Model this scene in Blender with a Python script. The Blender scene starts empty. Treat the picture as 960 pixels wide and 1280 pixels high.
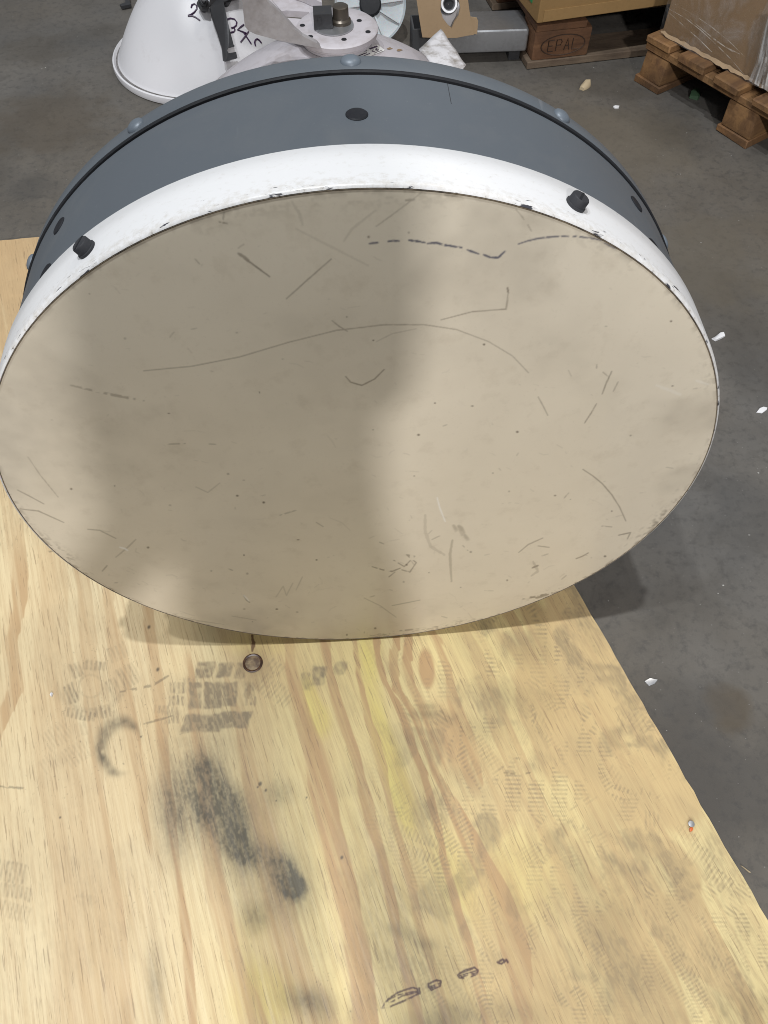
import bpy, bmesh, math, random
import numpy as np
from mathutils import Vector, Matrix
from mathutils.bvhtree import BVHTree

R_ = math.radians
rnd = random.Random(7)
SC = bpy.context.scene
COL = SC.collection

# ------------------------------------------------------------------ camera
CAM = np.array([-0.0143, -0.5248, 1.1226])
MROT = np.array([[0.9975, -0.0587, 0.0402], [-0.0711, -0.8397, 0.5384], [0.0021, -0.5399, -0.8417]])
FPX = 962.0
cd = bpy.data.cameras.new('camera'); cam = bpy.data.objects.new('camera', cd); COL.objects.link(cam)
SC.camera = cam
cd.sensor_fit = 'VERTICAL'; cd.sensor_height = 24.0; cd.sensor_width = 18.0
cd.lens = FPX / 1280 * 24.0
cd.clip_start = 0.01; cd.clip_end = 100
_bl = Matrix([[MROT[i][0], -MROT[i][1], -MROT[i][2]] for i in range(3)]).to_4x4()
q = _bl.to_quaternion(); q.normalize()
cam.matrix_world = Matrix.Translation(Vector(CAM)) @ q.to_matrix().to_4x4()

# ------------------------------------------------------------------ light of the hall
w = bpy.data.worlds.new('World'); SC.world = w; w.use_nodes = True
w.node_tree.nodes['Background'].inputs[0].default_value = (0.93, 0.96, 1.0, 1)
w.node_tree.nodes['Background'].inputs[1].default_value = 0.285
SC.view_settings.view_transform = 'Standard'
SC.view_settings.look = 'None'
SC.view_settings.exposure = 0.0
SC.view_settings.gamma = 1.0
SC.cycles.filter_width = 1.0


def lamp(name, loc, target, power, size, col=(1, 0.985, 0.96)):
    l = bpy.data.lights.new(name, 'AREA'); l.shape = 'DISK'; l.size = size
    l.energy = power; l.color = col
    o = bpy.data.objects.new(name, l); COL.objects.link(o)
    o.location = loc
    d = Vector(target) - Vector(loc)
    o.rotation_euler = d.to_track_quat('-Z', 'Y').to_euler()
    return o


lamp('hall_lamp', (-0.45, -0.40, 6.0), (-0.45, -0.4, 0), 160, 0.14, (0.95, 0.98, 1.0))
lamp('hall_lamp', (-1.55, -0.55, 6.0), (-1.5, -0.5, 0), 102, 0.14, (0.95, 0.98, 1.0))
lamp('hall_lamp', (0.62, -5.2, 3.7), (0, 0, 0.4), 185, 0.26, (1, 0.97, 0.95))
lamp('hall_lamp', (-0.75, -4.9, 4.7), (0, 0, 0.3), 42, 0.40, (1, 0.98, 0.96))
lamp('hall_lamp', (2.2, 2.2, 6.0), (1.6, 1.8, 0), 45, 0.40, (1, 0.93, 0.83))  # extra lamp added to warm and brighten the background

# ------------------------------------------------------------------ helpers


def ray(px, py):
    return MROT @ np.array([(px - 480) / FPX, (py - 640) / FPX, 1.0])


def onz(px, py, z=0.0):
    r = ray(px, py); return CAM + r * ((z - CAM[2]) / r[2])


def ony(px, py, y):
    r = ray(px, py); return CAM + r * ((y - CAM[1]) / r[1])


def tag(o, label=None, cat=None, group=None, kind=None):
    if label: o['label'] = label
    if cat: o['category'] = cat
    if group: o['group'] = group
    if kind: o['kind'] = kind
    return o


def empty(name, loc, label, cat, group=None, rz=0.0):
    o = bpy.data.objects.new(name, None); COL.objects.link(o)
    o.location = loc; o.rotation_euler = (0, 0, rz); o.empty_display_size = 0.05
    return tag(o, label, cat, group)


class MB:
    def __init__(s):
        s.v = []; s.f = []; s.uv = {}

    def add(s, vs, fs):
        b = len(s.v); s.v += [tuple(map(float, x)) for x in vs]
        s.f += [tuple(i + b for i in f) for f in fs]; return b

    def box(s, lo, hi, ax=None, org=(0, 0, 0), jit=0.0):
        """axis box, or one in the frame ax (3 vectors) from org"""
        c = [(x, y, z) for z in (lo[2], hi[2]) for y in (lo[1], hi[1]) for x in (lo[0], hi[0])]
        if jit: c = [tuple(k + rnd.uniform(-jit, jit) for k in p) for p in c]
        if ax is not None:
            c = [tuple(org[k] + p[0] * ax[0][k] + p[1] * ax[1][k] + p[2] * ax[2][k] for k in range(3)) for p in c]
        s.add(c, [(0, 2, 3, 1), (4, 5, 7, 6), (0, 1, 5, 4), (2, 6, 7, 3), (1, 3, 7, 5), (0, 4, 6, 2)])

    def lathe(s, prof, n=64, C=(0, 0, 0), A=(0, 0, 1), U=(1, 0, 0), cap0=False, cap1=False, sc=1.0):
        """prof: (radius, along-axis) pairs"""
        A = np.array(A, float); A /= np.linalg.norm(A)
        U = np.array(U, float); U = U - A * (U @ A); U /= np.linalg.norm(U); V = np.cross(A, U)
        C = np.array(C, float); vs = []
        for r, a in prof:
            for k in range(n):
                t = 2 * math.pi * k / n
                vs.append(C + A * a + (U * math.cos(t) + V * math.sin(t)) * r)
        fs = []
        for j in range(len(prof) - 1):
            for k in range(n):
                k2 = (k + 1) % n
                fs.append((j * n + k, j * n + k2, (j + 1) * n + k2, (j + 1) * n + k))
        if cap0: fs.append(tuple(reversed(range(n))))
        if cap1: fs.append(tuple((len(prof) - 1) * n + k for k in range(n)))
        return s.add(vs, fs)

    def prism(s, pts, D, two=True):
        """polygon pts (3d) extruded by vector D"""
        n = len(pts); D = np.array(D, float)
        vs = [np.array(p, float) for p in pts] + [np.array(p, float) + D for p in pts]
        fs = [tuple(range(n)), tuple(reversed(range(n, 2 * n)))]
        fs += [(i, i + n, (i + 1) % n + n, (i + 1) % n) for i in range(n)]
        s.add(vs, fs)

    def tube(s, pts, r, n=6):
        pts = [np.array(p, float) for p in pts]; rings = []
        for i, p in enumerate(pts):
            d = pts[min(i + 1, len(pts) - 1)] - pts[max(i - 1, 0)]; d /= np.linalg.norm(d) + 1e-12
            u = np.cross(d, (0.31, 0.2, 0.93)); u /= np.linalg.norm(u); v = np.cross(d, u)
            rr = r[i] if isinstance(r, (list, tuple)) else r
            rings += [p + (u * math.cos(2 * math.pi * k / n) + v * math.sin(2 * math.pi * k / n)) * rr for k in range(n)]
        fs = [(j * n + k, j * n + (k + 1) % n, (j + 1) * n + (k + 1) % n, (j + 1) * n + k) for j in range(len(pts) - 1) for k in range(n)]
        fs += [tuple(reversed(range(n))), tuple((len(pts) - 1) * n + k for k in range(n))]
        s.add(rings, fs)

    def build(s, name, mat, parent=None, smooth=True, bevel=0.0, seg=2, angle=35):
        me = bpy.data.meshes.new(name)
        me.from_pydata(s.v, [], s.f); me.update()
        bm = bmesh.new(); bm.from_mesh(me)
        bmesh.ops.recalc_face_normals(bm, faces=bm.faces)
        if bevel:
            es = [e for e in bm.edges if len(e.link_faces) == 2 and e.calc_face_angle(0) > R_(30)]
            bmesh.ops.bevel(bm, geom=es, offset=bevel, segments=seg, affect='EDGES', profile=0.6)
        bm.to_mesh(me); bm.free()
        if smooth:
            me.shade_smooth()
            me.set_sharp_from_angle(angle=R_(angle))
        me.materials.append(mat)
        o = bpy.data.objects.new(name, me); COL.objects.link(o)
        if parent is not None:
            o.parent = parent
            off = Vector((0, 0, 0)); p_ = parent
            while p_ is not None: off += p_.location; p_ = p_.parent
            me.transform(Matrix.Translation(-off))
        return o


# ------------------------------------------------------------------ node helper
class NT:
    def __init__(s, name):
        s.m = bpy.data.materials.new(name); s.m.use_nodes = True
        s.t = s.m.node_tree; s.b = s.t.nodes['Principled BSDF']; s.out = s.t.nodes['Material Output']
        s.co = s.t.nodes.new('ShaderNodeTexCoord').outputs['Object']

    def n(s, typ, ins=None, **kw):
        x = s.t.nodes.new(typ)
        for k, v in kw.items(): setattr(x, k, v)
        for k, v in (ins or {}).items():
            sk = x.inputs[k]
            if isinstance(v, bpy.types.NodeSocket): s.t.links.new(v, sk)
            elif isinstance(v, (tuple, list)) and len(v) == 3 and len(sk.default_value) == 4: sk.default_value = (*v, 1)
            else: sk.default_value = v
        return x

    def math(s, op, a, b=0.0, c=None, clamp=False):
        d = {0: a, 1: b}
        if c is not None: d[2] = c
        x = s.n('ShaderNodeMath', d, operation=op); x.use_clamp = clamp
        return x.outputs[0]

    def mapr(s, v, a, b, c=0.0, d=1.0):
        return s.n('ShaderNodeMapRange', {0: v, 1: a, 2: b, 3: c, 4: d}).outputs[0]

    def mapping(s, vec, scale=(1, 1, 1), rot=(0, 0, 0), loc=(0, 0, 0)):
        return s.n('ShaderNodeMapping', {'Vector': vec, 'Scale': scale, 'Rotation': rot, 'Location': loc}).outputs[0]

    def noise(s, scale, detail=4, rough=0.55, vec=None, dist=0.0):
        return s.n('ShaderNodeTexNoise', {'Vector': vec or s.co, 'Scale': scale, 'Detail': detail, 'Roughness': rough, 'Distortion': dist}).outputs[0]

    def mix(s, f, a, b, mode='MIX'):
        x = s.t.nodes.new('ShaderNodeMix'); x.data_type = 'RGBA'; x.blend_type = mode
        for i, v in ((0, f), (6, a), (7, b)):
            if isinstance(v, bpy.types.NodeSocket): s.t.links.new(v, x.inputs[i])
            elif isinstance(v, (tuple, list)): x.inputs[i].default_value = (*v[:3], 1)
            else: x.inputs[i].default_value = v
        return x.outputs[2]

    def set(s, **kw):
        nm = {'color': 'Base Color', 'rough': 'Roughness', 'metal': 'Metallic', 'spec': 'Specular IOR Level', 'trans': 'Transmission Weight', 'coat': 'Coat Weight', 'coatr': 'Coat Roughness', 'alpha': 'Alpha', 'sss': 'Subsurface Weight'}
        for k, v in kw.items():
            sk = s.b.inputs[nm[k]]
            if isinstance(v, bpy.types.NodeSocket): s.t.links.new(v, sk)
            elif isinstance(v, (tuple, list)): sk.default_value = (*v[:3], 1)
            else: sk.default_value = v
        return s

    def bump(s, h, strength=0.3, dist=0.002):
        x = s.n('ShaderNodeBump', {'Height': h, 'Strength': strength, 'Distance': dist})
        s.t.links.new(x.outputs[0], s.b.inputs['Normal']); return s


def paint(name, col, dirt=(0.12, 0.10, 0.08), amt=0.35, rough=0.4, scale=9, lo=0.55, hi=0.75, metal=0.0, bump=0.05, spec=0.5):
    m = NT(name)
    n1 = m.noise(scale, 6, 0.6); n2 = m.noise(scale * 9, 4, 0.6)
    f = m.math('MULTIPLY', m.mapr(m.math('ADD', m.math('MULTIPLY', n1, 0.7), m.math('MULTIPLY', n2, 0.3)), lo, hi), amt)
    c = m.mix(f, col, dirt)
    n3 = m.noise(scale * 0.35, 3)
    c = m.mix(m.mapr(n3, 0.35, 0.7, 0, 0.10), c, tuple(k * 0.75 for k in col))
    m.set(color=c, rough=m.mapr(n1, 0.3, 0.7, rough - 0.08, rough + 0.12), metal=metal, spec=spec)
    m.bump(n2, bump, 0.001)
    return m.m


def wood(name, c1, c2, grain_ax, scale=30, dirt=0.5, rough=0.75):
    """rough sawn timber, the grain along grain_ax (a direction in plan) """
    m = NT(name)
    a = math.atan2(grain_ax[1], grain_ax[0])
    v = m.mapping(m.co, rot=(0, 0, -a))
    v = m.mapping(v, scale=(0.12, 1, 1))
    n1 = m.noise(scale, 6, 0.6, v, 0.6); n2 = m.noise(scale * 5, 4, 0.65, v); n3 = m.noise(7, 5, 0.6)
    c = m.mix(m.mapr(n1, 0.35, 0.65), c1, c2)
    c = m.mix(m.mapr(n3, 0.45, 0.72, 0, dirt), c, (0.035, 0.026, 0.02))
    c = m.mix(m.mapr(n2, 0.55, 0.75, 0, 0.5), c, tuple(k * 0.45 for k in c2))
    m.set(color=c, rough=rough, spec=0.25); m.bump(m.math('ADD', n2, n1), 0.5, 0.002)
    return m.m


# ------------------------------------------------------------------ raster helpers (marks and grain drawn as masks, in memory)
def vnoise(x, y, seed):
    rs = np.random.RandomState(seed); L = rs.rand(256, 256).astype(np.float32)
    xi = np.floor(x).astype(np.int32); yi = np.floor(y).astype(np.int32)
    fx = (x - xi).astype(np.float32); fy = (y - yi).astype(np.float32)
    fx = fx * fx * (3 - 2 * fx); fy = fy * fy * (3 - 2 * fy)
    a = L[yi & 255, xi & 255]; b = L[yi & 255, (xi + 1) & 255]; c = L[(yi + 1) & 255, xi & 255]; d = L[(yi + 1) & 255, (xi + 1) & 255]
    return (a * (1 - fx) + b * fx) * (1 - fy) + (c * (1 - fx) + d * fx) * fy


def fbm(x, y, seed, o=3):
    s = 0; t = 0; a = 1.0
    for k in range(o):
        s = s + a * vnoise(x * 2 ** k + 17.3 * k, y * 2 ** k + 5.1 * k, seed + k); t += a; a *= 0.5
    return s / t


def sstep(a, b, x):
    t = np.clip((x - a) / (b - a), 0, 1); return t * t * (3 - 2 * t)


def pix_of(P):
    """photo pixel (960 x 1280) of world points, arrays"""
    d = P - CAM
    c = d @ MROT
    z = np.maximum(c[..., 2], 1e-3)
    return (480 + FPX * c[..., 0] / z).astype(np.float32), (640 + FPX * c[..., 1] / z).astype(np.float32)


class Raster:
    """a mask over a plane patch; U,V are drawing coordinates of every texel"""

    def __init__(s, U, V):
        s.U, s.V = U, V

    def box(s, u0, u1, v0, v1):
        m = (s.U > u0) & (s.U < u1) & (s.V > v0) & (s.V < v1)
        r = np.flatnonzero(m.any(1)); c = np.flatnonzero(m.any(0))
        if len(r) == 0: return None
        return slice(r[0], r[-1] + 1), slice(c[0], c[-1] + 1)

    def line(s, A, pts, w, st=1.0, seed=0, brk=0.0, taper=True):
        pts = np.array(pts, float); pad = 4 + w * 2
        b = s.box(pts[:, 0].min() - pad, pts[:, 0].max() + pad, pts[:, 1].min() - pad, pts[:, 1].max() + pad)
        if b is None: return
        U, V = s.U[b], s.V[b]; best = np.full(U.shape, 1e9, np.float32); tt = np.zeros(U.shape, np.float32)
        n = len(pts) - 1
        for i in range(n):
            d = pts[i + 1] - pts[i]; L = d @ d + 1e-9
            t = np.clip(((U - pts[i][0]) * d[0] + (V - pts[i][1]) * d[1]) / L, 0, 1)
            q = np.hypot(U - pts[i][0] - t * d[0], V - pts[i][1] - t * d[1])
            m = q < best; best[m] = q[m]; tt[m] = ((i + t) / n)[m]
        ww = w * (0.55 + 0.45 * np.sin(np.pi * np.clip(tt, 0.02, 0.98))) if taper else w
        ww = ww * (0.6 + 0.8 * vnoise(U * 0.35, V * 0.35, 900 + seed))
        k = 1 - sstep(ww * 0.5, ww * 0.5 + 0.9, best)
        if brk: k = k * sstep(brk - 0.12, brk + 0.12, vnoise(U * 0.22, V * 0.22, 500 + seed))
        A[b] = np.maximum(A[b], k * st)

    def blob(s, A, cu, cv, ru, rv, st=1.0, rot=0.0, hard=0.0, add=False):
        r = max(ru, rv) * 2.2
        b = s.box(cu - r, cu + r, cv - r, cv + r)
        if b is None: return
        U, V = s.U[b] - cu, s.V[b] - cv; c, sn = math.cos(rot), math.sin(rot)
        x = (U * c + V * sn) / ru; y = (-U * sn + V * c) / rv
        d = np.sqrt(x * x + y * y)
        k = (1 - sstep(hard, 1 + (1 - hard) * 0.8, d)) * st
        A[b] = np.minimum(A[b] + k, 1.0) if add else np.maximum(A[b], k)

    def rect(s, A, cu, cv, w, h, rot=0.0, st=1.0, stripes=0, soft=1.5, seed=0, shear=0.0, hard=False):
        r = max(w, h)
        b = s.box(cu - r, cu + r, cv - r, cv + r)
        if b is None: return
        U, V = s.U[b] - cu, s.V[b] - cv; c, sn = math.cos(rot), math.sin(rot)
        x = U * c + V * sn; y = -U * sn + V * c; x = x + shear * y
        j = (vnoise(U * 0.12 + cu, V * 0.12 + cv, 300 + seed) - 0.5) * 3
        k = (1 - sstep(w / 2 - soft, w / 2 + soft, np.abs(x) + j)) * (1 - sstep(h / 2 - soft, h / 2 + soft, np.abs(y) + j))
        if stripes: k = k * (0.25 + 0.75 * sstep(0.35, 0.65, 0.5 + 0.5 * np.sin(x * 2 * np.pi / stripes)))
        k = k * (0.45 + 0.7 * vnoise(U * 0.25, V * 0.25, 77 + seed)) * (1.0 if hard else sstep(.22, .60, fbm(U * 0.09, V * 0.09, 177 + seed % 7, 3) + .12))
        A[b] = np.maximum(A[b], np.clip(k, 0, 1) * st)


def mask_image(name, chans):
    h, w_ = chans[0].shape
    px = np.ones((h, w_, 4), np.float32)
    for i, c in enumerate(chans): px[..., i] = np.clip(c, 0, 1)
    im = bpy.data.images.new(name, w_, h, alpha=True)
    im.colorspace_settings.name = 'Non-Color'; im.alpha_mode = 'CHANNEL_PACKED'
    im.pixels.foreach_set(px.ravel()); im.update()
    im.pack()
    return im


# ================================================================== FLOOR
def concrete():
    m = NT('concrete')
    big = m.noise(0.9, 5, 0.6); mid = m.noise(5, 6, 0.62, dist=0.4); fine = m.noise(60, 5, 0.7); micro = m.noise(420, 3, 0.7)
    c = m.mix(m.mapr(mid, 0.3, 0.7), (0.090, 0.088, 0.086), (0.152, 0.144, 0.134))
    c = m.mix(m.mapr(big, 0.38, 0.60, 0, 0.75), c, (0.138, 0.118, 0.092))
    c = m.mix(m.mapr(fine, 0.50, 0.72, 0, 0.65), c, (0.060, 0.058, 0.056))
    c = m.mix(m.mapr(micro, 0.62, 0.78, 0, 0.5), c, (0.23, 0.22, 0.205))
    c = m.mix(m.mapr(micro, 0.36, 0.24, 0, 0.6), c, (0.04, 0.04, 0.04))
    st = m.noise(2.3, 4, 0.5, m.mapping(m.co, loc=(3.3, 1.7, 0)))
    c = m.mix(m.mapr(st, 0.57, 0.68, 0, 0.5), c, (0.058, 0.050, 0.040))
    sm = m.noise(14, 6, 0.7, dist=.8); c = m.mix(m.mapr(sm, 0.52, 0.75, 0, 0.45), c, (0.060, 0.055, 0.048))
    v = m.n('ShaderNodeTexVoronoi', {'Vector': m.mapping(m.co, scale=(1, 1, 0.0)), 'Scale': 52}, feature='F1').outputs[0]
    c = m.mix(m.mapr(v, 0.05, 0.03, 0, 0.45), c, (0.40, 0.39, 0.37))
    warp = m.n('ShaderNodeTexNoise', {'Vector': m.co, 'Scale': 16.0, 'Detail': 5}).outputs[1]
    for (px, py, rad, col, amt) in ((915, 888, .035, (0.10, 0.075, 0.045), .6), (60, 150, .16, (0.085, 0.066, 0.045), .45), (40, 60, .10, (0.07, 0.058, 0.042), .4), (40, 235, .06, (0.05, 0.05, 0.05), .35), (880, 320, .16, (0.13, 0.112, 0.085), .5), (780, 180, .20, (0.15, 0.13, 0.10), .45), (930, 640, .09, (0.06, 0.058, 0.056), .4), (900, 980, .12, (0.062, 0.060, 0.060), .4)):
        P = onz(px, py)
        dv = m.n('ShaderNodeVectorMath', {0: m.co, 1: (float(P[0]), float(P[1]), 0.0)}, operation='SUBTRACT').outputs[0]
        dw = m.n('ShaderNodeVectorMath', {0: m.n('ShaderNodeVectorMath', {0: warp, 1: (.5, .5, .5)}, operation='SUBTRACT').outputs[0], 3: rad * 1.6}, operation='SCALE').outputs[0]
        ds = m.n('ShaderNodeVectorMath', {0: m.n('ShaderNodeVectorMath', {0: dv, 1: dw}, operation='ADD').outputs[0], 1: (1.0, 1.0, 0.0)}, operation='MULTIPLY').outputs[0]
        ln = m.n('ShaderNodeVectorMath', {0: ds}, operation='LENGTH').outputs['Value']
        c = m.mix(m.mapr(ln, rad * 1.15, rad * .55, 0, amt), c, col)
    c = m.mix(1.0, c, (0.86, 0.855, 0.85), 'MULTIPLY')
    m.set(color=c, rough=m.mapr(mid, 0.3, 0.7, 0.5, 0.72), spec=0.35)
    m.bump(m.math('ADD', fine, m.math('MULTIPLY', micro, 0.6)), 0.25, 0.0012)
    return m.m


b = MB(); b.add([(-7, -7, 0), (7, -7, 0), (7, 8, 0), (-7, 8, 0)], [(0, 1, 2, 3)])
fl = b.build('floor', concrete(), smooth=False); tag(fl, 'worn grey concrete floor of the hall', kind='structure')

# ================================================================== PLYWOOD SHEET
T = 0.018
GR = np.array([0.29, -0.957])            # grain runs along the right edge
X0, X1, Y0, Y1 = -0.92, 0.58, -0.72, 1.04
RES = 0.00085


def plywood_masks():
    nx, ny = int((X1 - X0) / RES), int((Y1 - Y0) / RES)
    xs = X0 + (np.arange(nx) + 0.5) * RES; ys = Y0 + (np.arange(ny) + 0.5) * RES
    BX, BY = np.meshgrid(xs, ys)
    U, V = pix_of(np.stack([BX, BY, np.full_like(BX, T)], -1))
    BX = BX.astype(np.float32); BY = BY.astype(np.float32)
    # along / across the grain
    ga = BX * GR[0] + BY * GR[1]; gc = BX * -GR[1] + BY * GR[0]
    wob = (fbm(gc * 9, ga * 5, 3, 3) - 0.5)
    Uw = U + wob * 16 + (vnoise(gc * 60, ga * 14, 8) - 0.5) * 4 + (vnoise(gc * 260, ga * 30, 9) - 0.5) * 3.5
    lat = np.zeros(U.shape, np.float32)
    bands = [
        ([(22, 600, 8), (20, 640, 8), (23, 720, 9), (14, 800, 7), (20, 860, 10), (2, 905, 8), (-20, 960, 9), (-50, 1280, 9)], 0.75),
        ([(60, 600, 14), (62, 760, 20), (64, 850, 26), (70, 920, 36), (80, 970, 32), (86, 1020, 34), (96, 1100, 32), (108, 1200, 44), (110, 1280, 46)], 0.34),
        ([(92, 690, 8), (104, 760, 10), (112, 830, 12), (120, 900, 10), (119, 980, 8), (125, 1050, 8), (140, 1120, 10), (152, 1200, 8), (158, 1280, 8)], 0.55),
        ([(126, 700, 6), (136, 760, 7), (148, 830, 13), (168, 920, 10), (178, 980, 7), (188, 1080, 5)], 0.65),
        ([(186, 770, 8), (196, 840, 8), (203, 900, 8), (212, 980, 7), (224, 1080, 6), (236, 1180, 6), (246, 1280, 6)], 0.85),
        ([(238, 830, 4), (243, 900, 7), (256, 970, 9), (268, 1060, 12), (283, 1150, 12), (300, 1220, 14), (318, 1280, 16)], 0.75),
        ([(283, 850, 4), (296, 900, 7), (307, 960, 10), (322, 1020, 14), (336, 1080, 18), (352, 1150, 20), (372, 1220, 24), (395, 1280, 28)], 0.7),
        ([(362, 770, 5), (366, 830, 7), (380, 900, 13), (396, 960, 17), (410, 1030, 18), (428, 1100, 19), (442, 1180, 17), (455, 1280, 16)], 0.9),
        ([(404, 770, 5), (412, 820, 6), (425, 880, 7), (450, 960, 8), (470, 1040, 8), (487, 1110, 7), (505, 1200, 8), (522, 1280, 9)], 0.9),
        ([(443, 780, 4), (449, 840, 4), (462, 900, 5), (478, 960, 5), (497, 1040, 5), (514, 1100, 6), (540, 1200, 7), (560, 1280, 8)], 0.8),
        ([(470, 780, 4), (475, 828, 4), (480, 850, 4), (495, 885, 5), (511, 933, 5), (525, 966, 5), (545, 1030, 5), (568, 1110, 6), (590, 1190, 7), (612, 1280, 8)], 1.0),
        ([(496, 780, 5), (491, 828, 5), (495, 863, 5), (511, 890, 5), (522, 922, 5), (541, 966, 6), (566, 1010, 10), (594, 1060, 12), (622, 1110, 16), (646, 1170, 20), (660, 1280, 10)], 1.0),
        ([(512, 780, 6), (506, 828, 6), (509, 857, 6), (521, 882, 6), (533, 905, 9), (545, 930, 14), (556, 958, 10), (568, 980, 4)], 0.95),
        ([(536, 780, 5), (548, 800, 5), (560, 840, 6), (568, 880, 10), (578, 920, 16), (588, 960, 14), (600, 1010, 6)], 0.8),
        ([(575, 780, 8), (597, 815, 10), (612, 860, 12), (634, 930, 16), (655, 990, 20), (680, 1060, 26), (700, 1130, 30), (720, 1210, 34), (740, 1280, 36)], 0.5),
        ([(640, 780, 8), (668, 830, 8), (690, 880, 10), (705, 930, 12), (735, 1000, 18), (770, 1080, 22), (800, 1160, 24), (840, 1280, 26)], 0.5),
        ([(695, 770, 8), (720, 830, 9), (745, 890, 10), (780, 960, 12), (820, 1040, 12), (870, 1130, 12), (940, 1280, 14)], 0.55),
    ]
    for pts, st in bands:
        p = np.array(pts, float)
        c = np.interp(V, p[:, 1], p[:, 0]).astype(np.float32)
        hw = np.interp(V, p[:, 1], p[:, 2]).astype(np.float32)
        # past the drawn ends a band carries on along the grain
        slope0 = (p[1, 0] - p[0, 0]) / (p[1, 1] - p[0, 1])
        c = np.where(V < p[0, 1], p[0, 0] + slope0 * (V - p[0, 1]), c)
        d = (Uw - c) / hw
        k = (0.55 * sstep(-1.5, -0.5, d) + 0.45 * sstep(-1.02, -0.88, d)) * (1 - sstep(0.90, 1.04, d))
        f = 1.0 if p[0, 1] < 800 else sstep(p[0, 1] - 30, p[0, 1] + 10, V)
        if p[-1, 1] < 1200: f = f * (1 - sstep(p[-1, 1] - 40, p[-1, 1] + 10, V))
        lat = np.maximum(lat, k * st * f * (0.62 + 0.5 * sstep(.3, .7, fbm(gc * 170 + 11, ga * 4, 44, 3))))
    # the drawn bands fade into plain long grain towards the far end of the sheet
    far = 1 - sstep(600, 730, V)
    plain = sstep(0.50, 0.56, fbm(gc * 16, ga * 1.2, 61, 3)) * 0.7
    lat = lat * (1 - far) + plain * far
    # broad tan patches with edges along the grain, right-hand side
    pt = sstep(0.48, 0.56, fbm(gc * 9 + 3 + 0.5 * vnoise(gc * 30, ga * 12, 32), ga * 3.4, 31, 5)) * 0.62
    lat = np.maximum(lat, pt * .85 * sstep(520, 660, U))
    lat = np.maximum(lat, sstep(0.56, 0.62, fbm(gc * 14, ga * 2.0, 41, 3)) * 0.25)
    ras = Raster(U, V)
    ras.blob(lat, 533, 836, 10, 26, 1.0, -0.1, hard=0.75)
    ras.blob(lat, 565, 925, 26, 50, 0.85, -0.35, hard=0.3)
    # ---------------- grime
    g = np.zeros(U.shape, np.float32)
    for a in ((280, 1025, 66, 84, .34, -.45), (245, 985, 40, 40, .22, 0), (370, 1105, 34, 38, .34, 0), (262, 900, 60, 30, .16, 0), (262, 985, 20, 24, .75, -.4), (280, 1012, 26, 26, .8, -.4), (292, 1045, 20, 24, .8, -.3), (240, 1010, 38, 46, .38, -.2), (304, 1075, 30, 26, .42, 0),
              (358, 1096, 15, 24, .6, -.5), (370, 1110, 14, 13, .6, 0), (350, 1080, 18, 26, .4, -.4), (335, 1130, 40, 34, .3, 0), (317, 1068, 20, 18, .35, 0), (255, 960, 22, 18, .5, 0), (210, 1020, 22, 80, .3, 0), (250, 930, 42, 24, .22, 0),
              (195, 1225, 12, 60, .4, -.05), (318, 1150, 14, 18, .35, 0), (372, 1245, 26, 16, .45, 0), (395, 1258, 28, 16, .4, 0), (350, 990, 20, 16, .35, 0)):
        ras.blob(g, a[0], a[1], a[2], a[3], a[4], a[5], add=True)
    streak = fbm(gc * 330, ga * 42, 12, 3); grit = fbm(gc * 140, ga * 110, 15, 3)
    tex = 0.55 * fbm(gc * 520, ga * 240, 12, 2) + 0.45 * fbm(gc * 300, ga * 260, 16, 3)
    soft_g = np.clip(g, 0, 1)
    soft_g = soft_g * (0.7 + 0.6 * fbm(gc * 50, ga * 26, 18, 3))
    g = soft_g * (0.86 + 0.26 * sstep(0.30, 0.70, tex))
    # crescent rub mark
    th = np.arctan2((V - 935) / 1.25, U - 152); rr = np.hypot((V - 935) / 1.25, U - 152)
    cres = np.exp(-((rr - 26) / (5 + 3 * np.cos(th + 2.6))) ** 2) * sstep(-1.0, 0.2, -np.cos(th - 0.5)) * (rr < 60)
    g = np.maximum(g, cres * 1.0 * (0.35 + 0.8 * grit))
    # general walked-in dirt
    wx = gc + 0.03 * (vnoise(gc * 22, ga * 22, 81) - .5); wy = ga + 0.03 * (vnoise(gc * 22 + 7, ga * 22, 82) - .5)
    wear = sstep(0.44, 0.66, fbm(wx * 9 + 9, wy * 8, 51, 6)) * (0.5 + streak * 0.7)
    right = sstep(400, 620, U + 0.15 * (V - 900))
    dith = sstep(0.38, 0.66, fbm(gc * 430, ga * 120, 33, 2))
    dirt = wear * (0.16 + 0.50 * right) * (0.6 + 0.5 * dith)
    g = np.maximum(g, wear * (0.07 + 0.10 * right) * (0.6 + 0.5 * dith))
    dirt = np.maximum(dirt, sstep(0.50, 0.68, fbm(wx * 26, wy * 22, 57, 5)) * (0.12 + 0.55 * right) * (0.6 + 0.5 * dith))
    g = np.maximum(g, sstep(0.60, 0.72, fbm(wx * 26, wy * 22, 57, 5)) * 0.16 * right)
    for a in ((598, 1268, 70, 20, .5, 0), (545, 1278, 40, 18, .55, 0), (628, 870, 40, 20, .4, .3), (600, 910, 30, 16, .35, 0), (560, 900, 26, 10, .35, 0), (536, 893, 22, 7, .55, 0), (535, 884, 14, 5, .5, 0),
              (655, 810, 30, 22, .35, 0), (500, 1165, 22, 10, .45, .3), (530, 1180, 16, 8, .5, .2), (725, 1090, 14, 34, .4, -.5), (760, 1150, 40, 50, .28, 0), (800, 1230, 60, 50, .3, 0), (850, 1110, 50, 40, .22, 0)):
        ras.blob(g, a[0], a[1], a[2], a[3], a[4] * 0.8, a[5])
    g = g * (0.72 + 0.4 * streak)
    speck = fbm(gc * 520, ga * 300, 71, 2)
    g = np.maximum(g, sstep(0.84, 0.88, speck) * sstep(0.5, 0.7, fbm(gc * 5, ga * 5, 72, 2)) * 0.5)
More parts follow.
